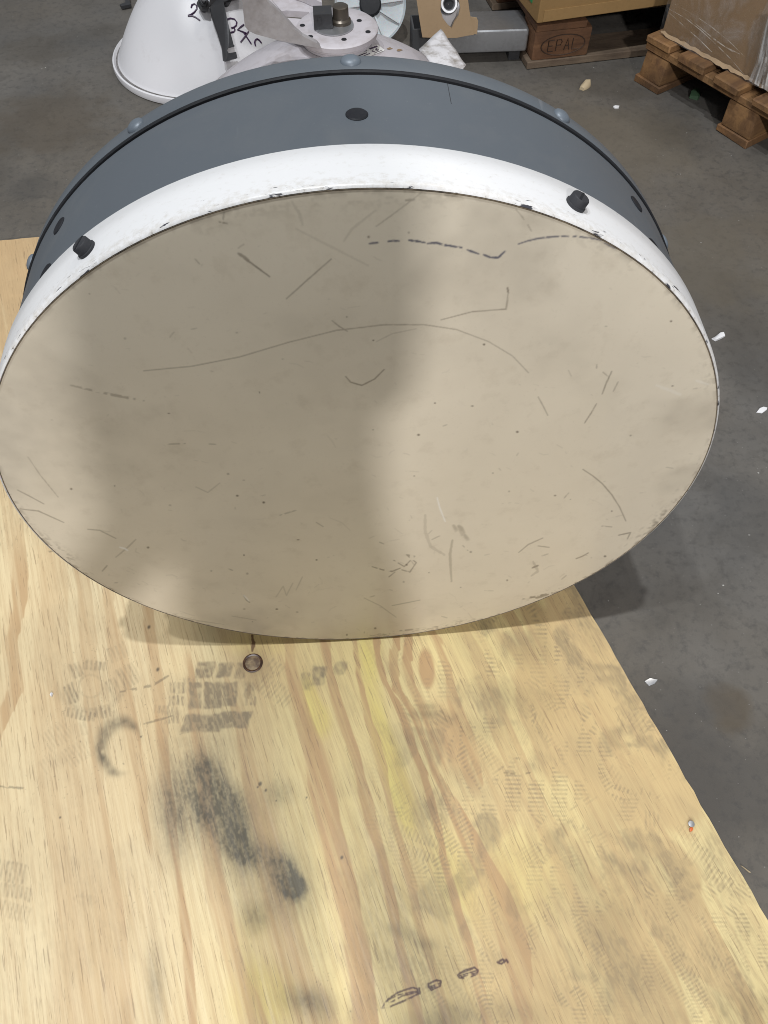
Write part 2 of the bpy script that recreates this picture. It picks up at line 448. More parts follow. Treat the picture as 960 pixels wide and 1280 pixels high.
    for (u, v, r) in ((197, 837, 3.2), (186, 784, 3), (176, 921, 2), (75, 1022, 2), (325, 980, 4), (332, 988, 3), (322, 984, 2), (345, 1001, 2), (427, 1072, 3), (383, 997, 1.6)):
        ras.blob(g, u, v, r * .62, r * .85, 0.9, 0.4, hard=0.3)
    for p in ([(150, 865), (190, 857), (210, 845)], [(0, 983), (36, 986)], [(180, 905), (215, 895)], [(225, 918), (262, 905)], [(60, 690), (90, 684), (120, 678)], [(630, 966), (650, 968), (662, 966)], [(165, 690), (210, 702)]):
        ras.line(g, p, 2.2, 0.5, brk=0.4)
    # ---------------- shoe tread
    t = np.zeros(U.shape, np.float32)
    for (u, v, w_, h, st, sh) in ((256, 838, 19, 18, .75, .25), (281, 838, 17, 17, .8, .2), (301, 838, 11, 17, .55, .2), (244, 870, 14, 30, .8, 0), (266, 870, 20, 30, .95, .05), (287, 868, 15, 28, .9, .05), (312, 862, 12, 16, .5, 0),
                                  (253, 904, 44, 20, .8, .3), (292, 900, 36, 18, .85, .3), (398, 845, 15, 22, .7, 0.2), (425, 835, 15, 16, .55, .3), (382, 852, 10, 20, .45, 0)):
        ras.rect(t, u, v, w_ * 1.12, h * 1.1, 0, min(1, st * 1.15), soft=2.0, seed=int(u), shear=sh, hard=True)
    for (u, v, w_, h, r, st) in ((222, 860, 20, 14, 0, .6), (221, 876, 20, 12, 0, .6), (215, 897, 20, 16, 0, .5), (312, 876, 16, 12, 0, .5), (208, 888, 30, 10, .1, .4), (240, 852, 22, 8, 0, .4),
                                 (334, 858, 22, 26, .7, .35), (352, 870, 26, 24, .7, .3), (345, 835, 24, 16, .7, .3), (160, 845, 26, 28, -.5, .4), (146, 816, 24, 20, -.4, .3), (95, 838, 16, 20, -.4, .5), (88, 868, 16, 26, -.4, .55),
                                 (100, 893, 40, 12, .2, .6), (130, 890, 30, 14, -.15, .55), (142, 862, 16, 26, -.5, .35), (118, 832, 28, 12, .1, .5), (70, 920, 36, 26, -.6, .25), (96, 942, 36, 26, -.6, .25), (62, 955, 26, 20, -.6, .2), (100, 912, 20, 20, -.3, .3), (12, 1090, 44, 26, .2, .4), (20, 1115, 40, 18, .2, .35), (18, 1140, 40, 20, .3, .25)):
        ras.rect(t, u, v, w_, h, r, min(1, st * 1.25), stripes=5.5, seed=int(u + v), hard=True)
    for a in ((268, 872, 60, 42, .22, .1), (113, 862, 40, 38, .20, 0), (190, 858, 40, 22, .10, 0), (400, 845, 30, 18, .15, 0), (30, 1110, 40, 50, .14, 0)):
        ras.blob(t, *a[:6], hard=.6, add=True)
    rr = np.hypot(U - 113, (V - 858) / 0.95)
    ring = np.exp(-((rr - 15) / 2.2) ** 2) * 0.35
    t = np.maximum(t * np.where(rr < 14, 0.3, 1), ring)
    th = np.arctan2(V - 855, U - 113)
    t = np.maximum(t, np.exp(-((np.hypot((U - 113) / 1.15, V - 852) - 36) / 5) ** 2) * sstep(-0.2, 0.5, np.sin(th)) * 0.4)
    ras.rect(t, 107, 1106, 70, 70, .8, .12, soft=8); ras.rect(t, 108, 1124, 24, 24, .9, .32, soft=3)
    rs = random.Random(11)
    for k in range(230):
        u = rs.uniform(560, 960); v = rs.uniform(775, 1280)
        if u < 560 + (v - 775) * 0.12: continue
        s = 12 + (v - 700) * 0.03
        ang = 0.5 + rs.gauss(0, 0.3) + .9 * math.sin(u * .021 + v * .017)
        ras.rect(t, u, v, rs.uniform(0.8, 1.9) * s, rs.uniform(.6, 1.2) * s, ang, rs.uniform(.12, .42) * (.6 if rs.random() < .6 else 1), stripes=rs.choice((4.5, 5, 5.5, 6)), seed=k, soft=rs.uniform(2, 5), shear=rs.gauss(0, .35))
    for k in range(46):
        u = rs.uniform(440, 640); v = rs.uniform(850, 1280)
        ras.rect(t, u, v, rs.uniform(18, 32), rs.uniform(10, 22), rs.uniform(-.3, .9), rs.uniform(.08, .24), stripes=5, seed=k + 300)
    for (u, v, w_, h, r, st) in ((839, 1094, 27, 24, .65, .55), (855, 1118, 24, 17, .65, .5), (858, 1045, 34, 24, .6, .35), (876, 1072, 38, 26, .55, .55), (896, 1098, 40, 22, .6, .55), (755, 1085, 10, 34, -.5, .5), (768, 1105, 10, 30, -.5, .45), (920, 1225, 28, 24, .55, .45), (945, 1250, 24, 20, .55, .35), (760, 1255, 26, 28, .3, .5), (828, 1262, 40, 40, .7, .3), (805, 1236, 30, 26, .8, .35), (800, 902, 34, 20, .75, .5), (782, 888, 26, 16, .7, .35)):
        ras.rect(t, u, v, w_, h, r, min(1, st * 1.2), stripes=0 if w_ < 30 else 6, seed=int(u), hard=True)
    t = t * (0.55 + 0.4 * streak + .35 * dith)
    # lug imprints all over the walked-on side: short ridges whose direction changes from step to step
    cell = np.floor(vnoise(wx * 17 + 3, wy * 15, 111) * 5.0)
    th = 0.35 + cell * 0.62
    pu = U * np.cos(th) + V * np.sin(th); pv = -U * np.sin(th) + V * np.cos(th)
    rid = sstep(.3, .7, .5 + .5 * np.sin(pu * 2 * np.pi / 5.4 + 2 * wob)) * sstep(.12, .3, .5 + .5 * np.sin(pv * 2 * np.pi / (21 + 4 * cell)))
    lug = sstep(.46, .60, fbm(wx * 30 + 5, wy * 26, 113, 4)) * rid * right
    t = np.maximum(t, lug * .60 * (.6 + .5 * dith))
    t = np.maximum(t, dirt * .74)
    # broad overlapping sole smudges
    for k in range(26):
        u = rs.uniform(560, 940); v = rs.uniform(790, 1280); sc = .6 + (v - 700) * .0012
        ras.blob(t, u, v, 46 * sc * rs.uniform(.6, 1.3), 24 * sc * rs.uniform(.6, 1.2), rs.uniform(.10, .24), rs.gauss(.5, .5), hard=.5)
    t = np.where(right > 0, t * (1 - .55 * right * sstep(.45, .68, fbm(wx * 40, wy * 16, 93, 4))), t)
    # ---------------- yellow staining, plus a yellower tone towards the right
    y = np.zeros(U.shape, np.float32)
    for a in ((388, 872, 9, 26, 1, -.25), (398, 900, 13, 22, 1, -.2), (330, 1248, 36, 40, .8, -.3), (310, 1200, 26, 40, .3, -.3), (318, 1150, 20, 20, .3, 0), (468, 880, 12, 70, .6, -.2), (490, 960, 14, 60, .75, -.3), (505, 1010, 14, 40, .6, -.3), (462, 810, 14, 40, .5, 0), (320, 805, 40, 16, .4, 0), (560, 1090, 30, 60, .35, -.3), (640, 1100, 60, 60, .3, -.3)):
        ras.blob(y, *a[:6], hard=0.25, add=True)
    y = y * (0.6 + 0.6 * fbm(gc * 30, ga * 9, 91, 2))
    y = np.clip(y + 0.42 * sstep(150, 420, U + 30 * wob), 0, 1)
    # ---------------- pen outlines
    pen = np.zeros(U.shape, np.float32)
    P = lambda L: [(440 + a / 4.0, 1120 + c / 4.0) for a, c in L]
    for L, w_ in (([(150, 560), (180, 515), (230, 482), (300, 458), (325, 465), (330, 490), (270, 520), (190, 553), (150, 560)], 1.5), ([(165, 548), (250, 500), (325, 482)], .9), ([(170, 525), (230, 495), (320, 476)], .7), ([(335, 462), (337, 488)], 1.8),
                  ([(380, 440), (420, 422), (443, 425), (440, 450), (395, 472), (383, 455), (380, 440)], 1.6), ([(385, 455), (440, 436)], 1.1), ([(388, 462), (440, 446)], 1.1),
                  ([(527, 395), (560, 372), (610, 358), (628, 372), (622, 392), (570, 412), (535, 410), (527, 395)], 1.6), ([(535, 400), (620, 374)], 1.0), ([(532, 390), (600, 366)], .9), ([(545, 406), (622, 384)], 1.0),
                  ([(727, 332), (752, 318), (762, 328), (745, 340), (727, 332)], 2.2), ([(770, 320), (778, 332)], 2)):
        ras.line(pen, P(L), w_, 0.85, brk=0.22, taper=False)
    # knot ring and its resin run
    knot = np.zeros(U.shape, np.float32)
    ras.blob(knot, 316, 829, 20, 24, .5); ras.line(knot, [(315, 795), (317, 806), (315, 814)], 4, .9); ras.line(knot, [(312, 842), (310, 872)], 5, .35); ras.line(knot, [(318, 842), (322, 862)], 4, .3)
    ras.blob(knot, 863, 1029, 4, 6, .8)
    return mask_image('plywood_grain', (lat, g, y)), mask_image('plywood_marks', (t, pen, knot))


def plywood_mat():
    im1, im2 = plywood_masks()
    m = NT('plywood')
    v = m.mapping(m.co, scale=(1 / (X1 - X0), 1 / (Y1 - Y0), 1), loc=(-X0 / (X1 - X0), -Y0 / (Y1 - Y0), 0))
    t1 = m.n('ShaderNodeTexImage', {'Vector': v}, image=im1, interpolation='Cubic', extension='EXTEND')
    t2 = m.n('ShaderNodeTexImage', {'Vector': v}, image=im2, interpolation='Cubic', extension='EXTEND')
    s1 = m.n('ShaderNodeSeparateColor', {0: t1.outputs[0]}); s2 = m.n('ShaderNodeSeparateColor', {0: t2.outputs[0]})
    a = math.atan2(GR[1], GR[0])
    gv = m.mapping(m.co, rot=(0, 0, -a))
    fib = m.noise(300, 5, 0.75, m.mapping(gv, scale=(0.03, 1, 1)))
    fib2 = m.noise(150, 4, 0.6, m.mapping(gv, scale=(0.05, 1, 1)), 0.3)
    soft = m.noise(5.5, 4, 0.55, m.mapping(gv, scale=(0.4, 1, 1)))
    c = m.mix(m.mapr(soft, 0.3, 0.7), (0.71, 0.59, 0.365), (0.63, 0.49, 0.28))
    c = m.mix(m.math('MULTIPLY', s1.outputs[2], 0.88), c, (0.66, 0.55, 0.175))
    c = m.mix(m.math('MULTIPLY', s1.outputs[0], 0.9), c, (0.44, 0.275, 0.135))
    c = m.mix(m.mapr(fib, 0.46, 0.62, 0, 0.34), c, (0.42, 0.28, 0.15))
    c = m.mix(m.mapr(fib2, 0.46, 0.68, 0, 0.26), c, (0.46, 0.31, 0.165))
    pore = m.noise(430, 3, 0.6, m.mapping(gv, scale=(0.05, 1, 1)))
    c = m.mix(m.mapr(pore, 0.60, 0.66, 0, 0.5), c, (0.23, 0.15, 0.085))
    c = m.mix(m.math('MULTIPLY', s2.outputs[0], 0.9), c, (0.225, 0.175, 0.11))
    c = m.mix(m.math('MULTIPLY', s1.outputs[1], 0.90), c, (0.048, 0.044, 0.034))
    c = m.mix(s2.outputs[2], c, (0.10, 0.045, 0.02))
    c = m.mix(m.math('MULTIPLY', s2.outputs[1], 1.0), c, (0.040, 0.012, 0.024))
    m.set(color=c, rough=m.mapr(fib2, 0.3, 0.7, 0.42, 0.6), spec=0.35)
    m.bump(m.math('ADD', fib, m.math('MULTIPLY', fib2, 0.7)), 0.22, 0.0008)
    return m.m


def build_plywood():
    m = plywood_mat()
    # outline: right edge through the measured line, back edge, left and near edge out of the picture
    e1 = np.array([0.335, 0.016]); d = np.array([0.147, -0.484]); d /= np.linalg.norm(d)
    back_r = e1 - d * 1.02; near_r = e1 + d * 0.70
    left_b = np.array([-0.885, 0.936]); bend = np.array([-0.673, 0.955]); near_l = np.array([-0.60, -0.70])
    pts = []
    def edge(a, c, n, j):
        for k in range(n):
            t = k / n; p = a + (c - a) * t
            nr = np.array([-(c - a)[1], (c - a)[0]]); nr /= np.linalg.norm(nr)
            pts.append(p + nr * (j * (rnd.random() - 0.5) if k else 0))
    edge(near_l, near_r, 4, 0); edge(near_r, back_r, 90, 0.0022); edge(back_r, bend, 30, 0.002); edge(bend, left_b, 12, 0.002); edge(left_b, near_l, 4, 0)
    b = MB(); b.prism([(p[0], p[1], 0.002) for p in pts], (0, 0, T - 0.002))
    o = b.build('plywood_sheet', m, smooth=False, bevel=0.0)
    tag(o, 'worn pine plywood sheet with shoe prints and soot marks on the floor', 'plywood sheet')
    # knot in the face: a dark bark ring round a greyish heart, a hair below and above the face
    kp = onz(316, 829, T)
    mk = NT('knot_bark'); nn = mk.noise(160, 4)
    mk.set(color=mk.mix(mk.mapr(nn, .4, .65), (0.035, 0.016, 0.010), (0.11, 0.05, 0.022)), rough=0.35)
    mh = NT('knot_heart'); nn = mh.noise(120, 5)
    mh.set(color=mh.mix(mh.mapr(nn, .38, .62), (0.24, 0.17, 0.09), (0.09, 0.05, 0.025)), rough=0.5); mh.bump(nn, .5, .001)
    b = MB(); b.lathe([(0.0150, 0), (0.0152, 0.0010), (0.0135, 0.0016), (0.0115, 0.0010), (0.0112, 0)], 32, (kp[0], kp[1], T), U=(0, 1, 0))
    k = b.build('knot', mk.m, o)
    b = MB(); b.lathe([(0.0114, 0.0002), (0.0113, 0.0006), (0.006, 0.0009), (0.0005, 0.0007)], 28, (kp[0], kp[1], T), cap1=True)
    b.build('knot_heart', mh.m, k)
    return o


build_plywood()

# ================================================================== DRUM ANTENNA
NW = np.array([0.0, -0.99974, 0.0227]); NW /= np.linalg.norm(NW)
DC = np.array([0.0, -0.0415, 0.4038])
DU = np.array([0, 0, 1.0]); DU = DU - NW * (DU @ NW); DU /= np.linalg.norm(DU)
DX = np.array([1.0, 0, 0])
RF = 0.3795


def drum_pt(ang, rad, a):
    """ang in degrees from the top, clockwise as seen from the front; a metres behind the face"""
    t = R_(ang); return DC - NW * a + (DX * math.sin(t) + DU * math.cos(t)) * rad


def face_masks():
    n = 1000; s = 0.80 / n
    k = (np.arange(n) + 0.5) * s - 0.40
    FX, FZ = np.meshgrid(k, k)
    P = DC + FX[..., None] * DX + FZ[..., None] * DU
    U, V = pix_of(P)
    FX = FX.astype(np.float32); FZ = FZ.astype(np.float32)
    ras = Raster(U, V)
    br = np.zeros(U.shape, np.float32); bl = np.zeros(U.shape, np.float32); wh = np.zeros(U.shape, np.float32)
    L = lambda p, w_, s_=0.6, brk=0.0, A=br: ras.line(A, p, w_ * .8, s_ * .88, seed=int(p[0][0]), brk=brk)
    L([(180, 461), (240, 455), (300, 443), (360, 425), (420, 410), (480, 403), (530, 403), (570, 409), (610, 424), (640, 442), (660, 463)], .8, .55)
    L([(358, 371), (385, 347), (414, 322)], .9, .65); L([(470, 282), (490, 268), (528, 240)], .8, .45)
    L([(298, 316), (304, 319), (312, 326)], 4, .6); L([(308, 323), (322, 333), (337, 344)], 1.8, .7)
    L([(551, 397), (590, 387), (632, 384), (634, 372), (635, 360)], .9, .65); L([(634, 358), (635, 364)], 2.4, .8); L([(520, 408), (490, 414), (470, 424)], .6, .35)
    L([(432, 467), (438, 474), (452, 478), (468, 470), (480, 458)], 1.1, .7); L([(415, 398), (424, 405), (434, 411)], 1., .6)
    L([(672, 493), (678, 504), (684, 516)], .9, .55); L([(730, 526), (738, 514), (745, 502)], 1, .6, .2); L([(752, 490), (757, 477), (764, 462)], 1.1, .65); L([(766, 487), (772, 475)], .9, .5)
    L([(728, 584), (740, 592), (752, 602), (764, 616), (774, 632), (782, 650)], .9, .6)
    L([(465, 705), (478, 709), (490, 711), (500, 707)], 1.1, .65, .3); L([(492, 697), (505, 705), (518, 692), (508, 690), (520, 700), (512, 712), (498, 708), (486, 718)], 1.1, .6, .3)
    L([(648, 688), (660, 678), (678, 670)], .9, .5); L([(672, 680), (686, 682)], .9, .5); L([(773, 668), (788, 665), (784, 673)], 1, .6)
    L([(80, 478), (120, 487), (150, 493), (180, 498)], 3, .5, .52); L([(35, 570), (50, 592), (73, 620)], .8, .5); L([(22, 612), (38, 620), (55, 629)], 1, .55); L([(25, 636), (48, 638), (80, 652)], 1, .55); L([(110, 660), (125, 661), (145, 671)], .9, .5); L([(145, 695), (160, 682), (170, 672)], 1.3, .4); L([(128, 713), (134, 706)], 1.3, .6)
    L([(305, 742), (308, 748), (312, 751)], 1.4, .55); L([(345, 744), (354, 730), (358, 742), (366, 726)], 1, .35); L([(370, 735), (378, 718)], .7, .35); L([(290, 769), (320, 774)], .9, .45); L([(210, 768), (250, 776), (280, 780)], .8, .4); L([(490, 755), (525, 748)], .6, .45); L([(455, 745), (475, 755), (495, 770)], .6, .35)
    L([(648, 748), (665, 746), (690, 741)], 2.2, .8, .35); L([(670, 747), (685, 743)], 3, .7); L([(625, 770), (640, 765)], 1, .5); L([(720, 697), (728, 694), (735, 690)], 1.2, .6, .3); L([(665, 708), (672, 705)], 2, .7); L([(500, 788), (520, 786), (548, 783)], 1.6, .6, .35)
    L([(540, 795), (548, 790)], 1.2, .6); L([(460, 330), (420, 310), (400, 300), (370, 285)], 3, .16); L([(365, 252), (375, 268), (378, 280)], 4, .2); L([(430, 300), (440, 285), (470, 262)], 3, .2)
    L([(645, 262), (652, 270), (660, 281), (664, 288)], 1.3, .6, .35); L([(556, 244), (572, 245)], 2.5, .6); L([(507, 250), (518, 249)], 2.6, .5); L([(280, 265), (279, 274)], 1.4, .6); L([(274, 277), (284, 279)], 1.6, .7, .2)
    L([(245, 605), (260, 612), (275, 600)], .9, .35); L([(210, 552), (232, 551)], 1.1, .5, .5); L([(253, 551), (278, 552)], .9, .45, .5); L([(350, 640), (372, 633)], 1.2, .4, .4)
    for p in ([(462, 303), (467, 302.5), (472, 302)], [(485, 300.5), (491, 299.5), (499, 300)], [(511, 299), (521, 300), (531, 302)], [(534, 303), (545, 302), (556, 305), (577, 308)], [(584, 311), (598, 316)], [(604, 317), (612, 320), (622, 321), (631, 313)]):
        L(p, 2.4, .95, .12, bl)
    L([(648, 304), (660, 300), (675, 297), (695, 295), (720, 295), (745, 299), (760, 302)], 1.9, .85, .25, bl); L([(756, 304), (768, 310), (780, 312)], 2, .8, .3, bl)
    L([(546, 618), (549, 630), (556, 648)], 1.4, .8, 0, wh); L([(150, 682), (157, 684), (160, 686)], 1.8, .9, 0, wh); L([(305, 742), (311, 749)], 1.2, .8, 0, wh); L([(870, 475), (885, 480)], 3, .3, 0, wh); L([(820, 480), (850, 492)], 4, .25, 0, wh)
    ras.rect(br, 576, 658, 5, 14, -.5, .4); ras.rect(br, 568, 656, 4, 10, -.5, .35); ras.rect(br, 582, 668, 4, 10, -.5, .35)
    L([(531, 640), (531, 660), (538, 680), (555, 690)], 4, .22); L([(565, 672), (562, 690), (563, 706), (564, 724)], 3.2, .38); L([(666, 700), (672, 712), (664, 718)], 3, .3)
    rs = random.Random(4)
    for k in range(95):
        a = rs.uniform(0, 6.283); r = math.sqrt(rs.random()) * .37
        P0 = DC + DX * r * math.cos(a) + DU * r * math.sin(a); u, v = pix_of(P0)
        if rs.random() < .55: ras.blob(br, u, v, rs.uniform(.8, 1.9), rs.uniform(.7, 1.5), rs.uniform(.35, .9), hard=.5)
        else:
            an = rs.uniform(0, 3.14); ln = rs.uniform(3, 14)
            L([(u, v), (u + ln * math.cos(an), v + ln * math.sin(an) * .6)], .9, rs.uniform(.2, .5), .3)
    for k in range(220):   # hairline scuffs
        a = rs.uniform(0, 6.283); r = math.sqrt(rs.random()) * .375
        P0 = DC + DX * r * math.cos(a) + DU * r * math.sin(a); u, v = pix_of(P0)
        an = rs.gauss(.6, .7) if rs.random() < .6 else rs.uniform(0, 3.14); ln = rs.expovariate(1 / 9.0) + 2
        bow = rs.gauss(0, .12) * ln
        L([(u, v), (u + ln * .5 * math.cos(an) - bow * math.sin(an), v + (ln * .5 * math.sin(an) + bow * math.cos(an)) * .6), (u + ln * math.cos(an), v + ln * math.sin(an) * .6)], rs.uniform(.5, .9), rs.uniform(.05, .2), .35)
    smear = sstep(.50, .74, fbm(FX * 7 + 20 + .3 * vnoise(FX * 20 + 9, FZ * 20 + 9, 3), FZ * 9 + 20, 25, 5))
    rimward = sstep(.20, .38, np.hypot(FX, FZ))
    br = np.maximum(br, smear * (.05 + .13 * rimward) * (.5 + fbm(FX * 60 + 30, FZ * 60 + 30, 27, 3)))
    # rubbed rim
    rad = np.hypot(FX, FZ); ang = np.arctan2(FX, FZ)
    e = sstep(.345, .3795, rad); nz = fbm(ang * 30 + 50, rad * 260, 21, 3)
    low = 0.25 + 0.75 * sstep(1.2, 1.9, np.abs(ang)); fine = fbm(FX * 330 + 40, FZ * 330 + 40, 22, 3)
    rub = e * e * sstep(.52, .66, 0.55 * nz + 0.45 * fine) * sstep(.42, .62, vnoise(ang * 5 + 30, rad * 10, 5)) * .65 * low
    rub = np.maximum(rub, sstep(.372, .379, rad) * sstep(.50, .68, fbm(FX * 120 + 80, FZ * 120 + 80, 23, 4)) * .5 * (.35 + .65 * low))
    br = np.maximum(br, rub)
    return mask_image('radome_marks', (br, bl, wh)), None


def face_mat():
    im, _ = face_masks()
    m = NT('radome_paint')
    # face coordinates: x across, z up from the centre of the face
    v = m.n('ShaderNodeSeparateXYZ', {0: m.co})
    cz = m.math('MULTIPLY', m.math('SUBTRACT', v.outputs[2], float(DC[2] - T)), 1 / DU[2])
    vec = m.n('ShaderNodeCombineXYZ', {0: m.math('MULTIPLY_ADD', v.outputs[0], 1 / .8, .5), 1: m.math('MULTIPLY_ADD', cz, 1 / .8, .5), 2: 0.0}).outputs[0]
    t = m.n('ShaderNodeTexImage', {'Vector': vec}, image=im, interpolation='Cubic', extension='EXTEND')
    s = m.n('ShaderNodeSeparateColor', {0: t.outputs[0]})
    n1 = m.noise(6, 5, .6, dist=.5); n2 = m.noise(40, 5, .65); n3 = m.noise(300, 3, .6)
    c = m.mix(m.mapr(n1, .3, .7), (0.715, 0.65, 0.53), (0.66, 0.595, 0.48))
    c = m.mix(m.mapr(n2, .55, .78, 0, .22), c, (0.36, 0.29, 0.20))
    c = m.mix(m.mapr(n3, .6, .8, 0, .12), c, (0.3, 0.25, 0.18))
    c = m.mix(s.outputs[0], c, (0.09, 0.068, 0.045))
    c = m.mix(s.outputs[1], c, (0.025, 0.035, 0.085))
    c = m.mix(s.outputs[2], c, (0.82, 0.80, 0.76))
    m.set(color=c, rough=m.mapr(n2, .3, .7, .30, .42), spec=.45, coat=.2, coatr=.2)
    m.bump(m.math('ADD', n2, m.math('MULTIPLY', n3, .5)), .02, .0006)
    return m.m


def skirt_mat():
    m = NT('white_enamel')
    sp = m.n('ShaderNodeSeparateXYZ', {0: m.co})
    dz = m.math('SUBTRACT', sp.outputs[2], float(DC[2] - T))
    ang = m.math('ARCTAN2', sp.outputs[0], dz)
    back = m.math('ADD', sp.outputs[1], m.math('MULTIPLY_ADD', dz, -0.0227, float(-DC[1])))   # metres behind the face
    vec = m.n('ShaderNodeCombineXYZ', {0: m.math('MULTIPLY', ang, 16), 1: m.math('MULTIPLY', back, 240), 2: 0.0}).outputs[0]
    n = m.noise(1.0, 4, .65, vec, .6)
    vec2 = m.n('ShaderNodeCombineXYZ', {0: m.math('MULTIPLY', ang, 60), 1: m.math('MULTIPLY', back, 200), 2: 3.0}).outputs[0]
    n2 = m.noise(1.0, 5, .7, vec2)
    front = m.mapr(back, .016, .002)
    k = m.math('MULTIPLY', m.mapr(m.math('MULTIPLY_ADD', front, .10, n), .705, .745), m.mapr(front, .05, .3))
    k2 = m.math('MULTIPLY', m.mapr(n2, .70, .76), .7)
    gr = m.math('MULTIPLY', m.mapr(m.math('MULTIPLY_ADD', front, .20, n2), .56, .92), .55)
    big = m.noise(7, 4, .6)
    c = m.mix(m.mapr(big, .35, .7, 0, .15), (0.74, 0.74, 0.75), (0.66, 0.65, 0.64))
    c = m.mix(gr, c, (0.42, 0.37, 0.29))
    c = m.mix(k2, c, (0.16, 0.12, 0.10))
    c = m.mix(k, c, (0.05, 0.05, 0.06))
    lip = m.mapr(back, .0022, .0006)
    c = m.mix(m.math('MULTIPLY', lip, m.mapr(n2, .60, .72, 0, .8)), c, (0.12, 0.10, 0.075))
    m.set(color=c, rough=.34, spec=.5); m.bump(n2, .08, .0008)
    return m.m


def shroud_mat():
    m = NT('grey_shroud_paint')
    n1 = m.noise(5, 5, .6); n2 = m.noise(260, 4, .6)
    sp = m.n('ShaderNodeSeparateXYZ', {0: m.co})
    ang = m.math('ARCTAN2', sp.outputs[0], m.math('SUBTRACT', sp.outputs[2], float(DC[2] - T)))
    vec = m.n('ShaderNodeCombineXYZ', {0: m.math('MULTIPLY', ang, 26), 1: m.math('MULTIPLY', sp.outputs[1], 9), 2: 0.0}).outputs[0]
    scr = m.noise(1, 3, .5, vec, .2)
    c = m.mix(m.mapr(n1, .3, .7), (0.088, 0.102, 0.119), (0.096, 0.110, 0.126))
    c = m.mix(m.mapr(scr, .69, .76, 0, .30), c, (0.24, 0.25, 0.27))
    c = m.mix(m.mapr(n2, .66, .76, 0, .3), c, (0.19, 0.20, 0.21))
    du = m.noise(11, 6, .65, dist=.6); c = m.mix(m.mapr(du, .48, .74, 0, .22), c, (0.17, 0.17, 0.165))
    m.set(color=c, rough=m.mapr(n1, .3, .7, .36, .5), spec=.45); m.bump(n2, .06, .0005)
    return m.m


M_BLACK = paint('black_rubber', (0.014, 0.015, 0.018), (0.04, 0.04, 0.042), .4, .6, 40, spec=.25)
M_DARKPLASTIC = paint('dark_plastic', (0.034, 0.035, 0.040), (0.10, 0.095, 0.09), .4, .58, 50, spec=.3)
M_PLUG = paint('plug_plastic', (0.013, 0.014, 0.018), (0.05, 0.05, 0.05), .35, .6, 50, spec=.25)
M_RIVET = paint('rivet_metal', (0.13, 0.155, 0.185), (0.06, 0.06, 0.07), .5, .42, 60, metal=.15)


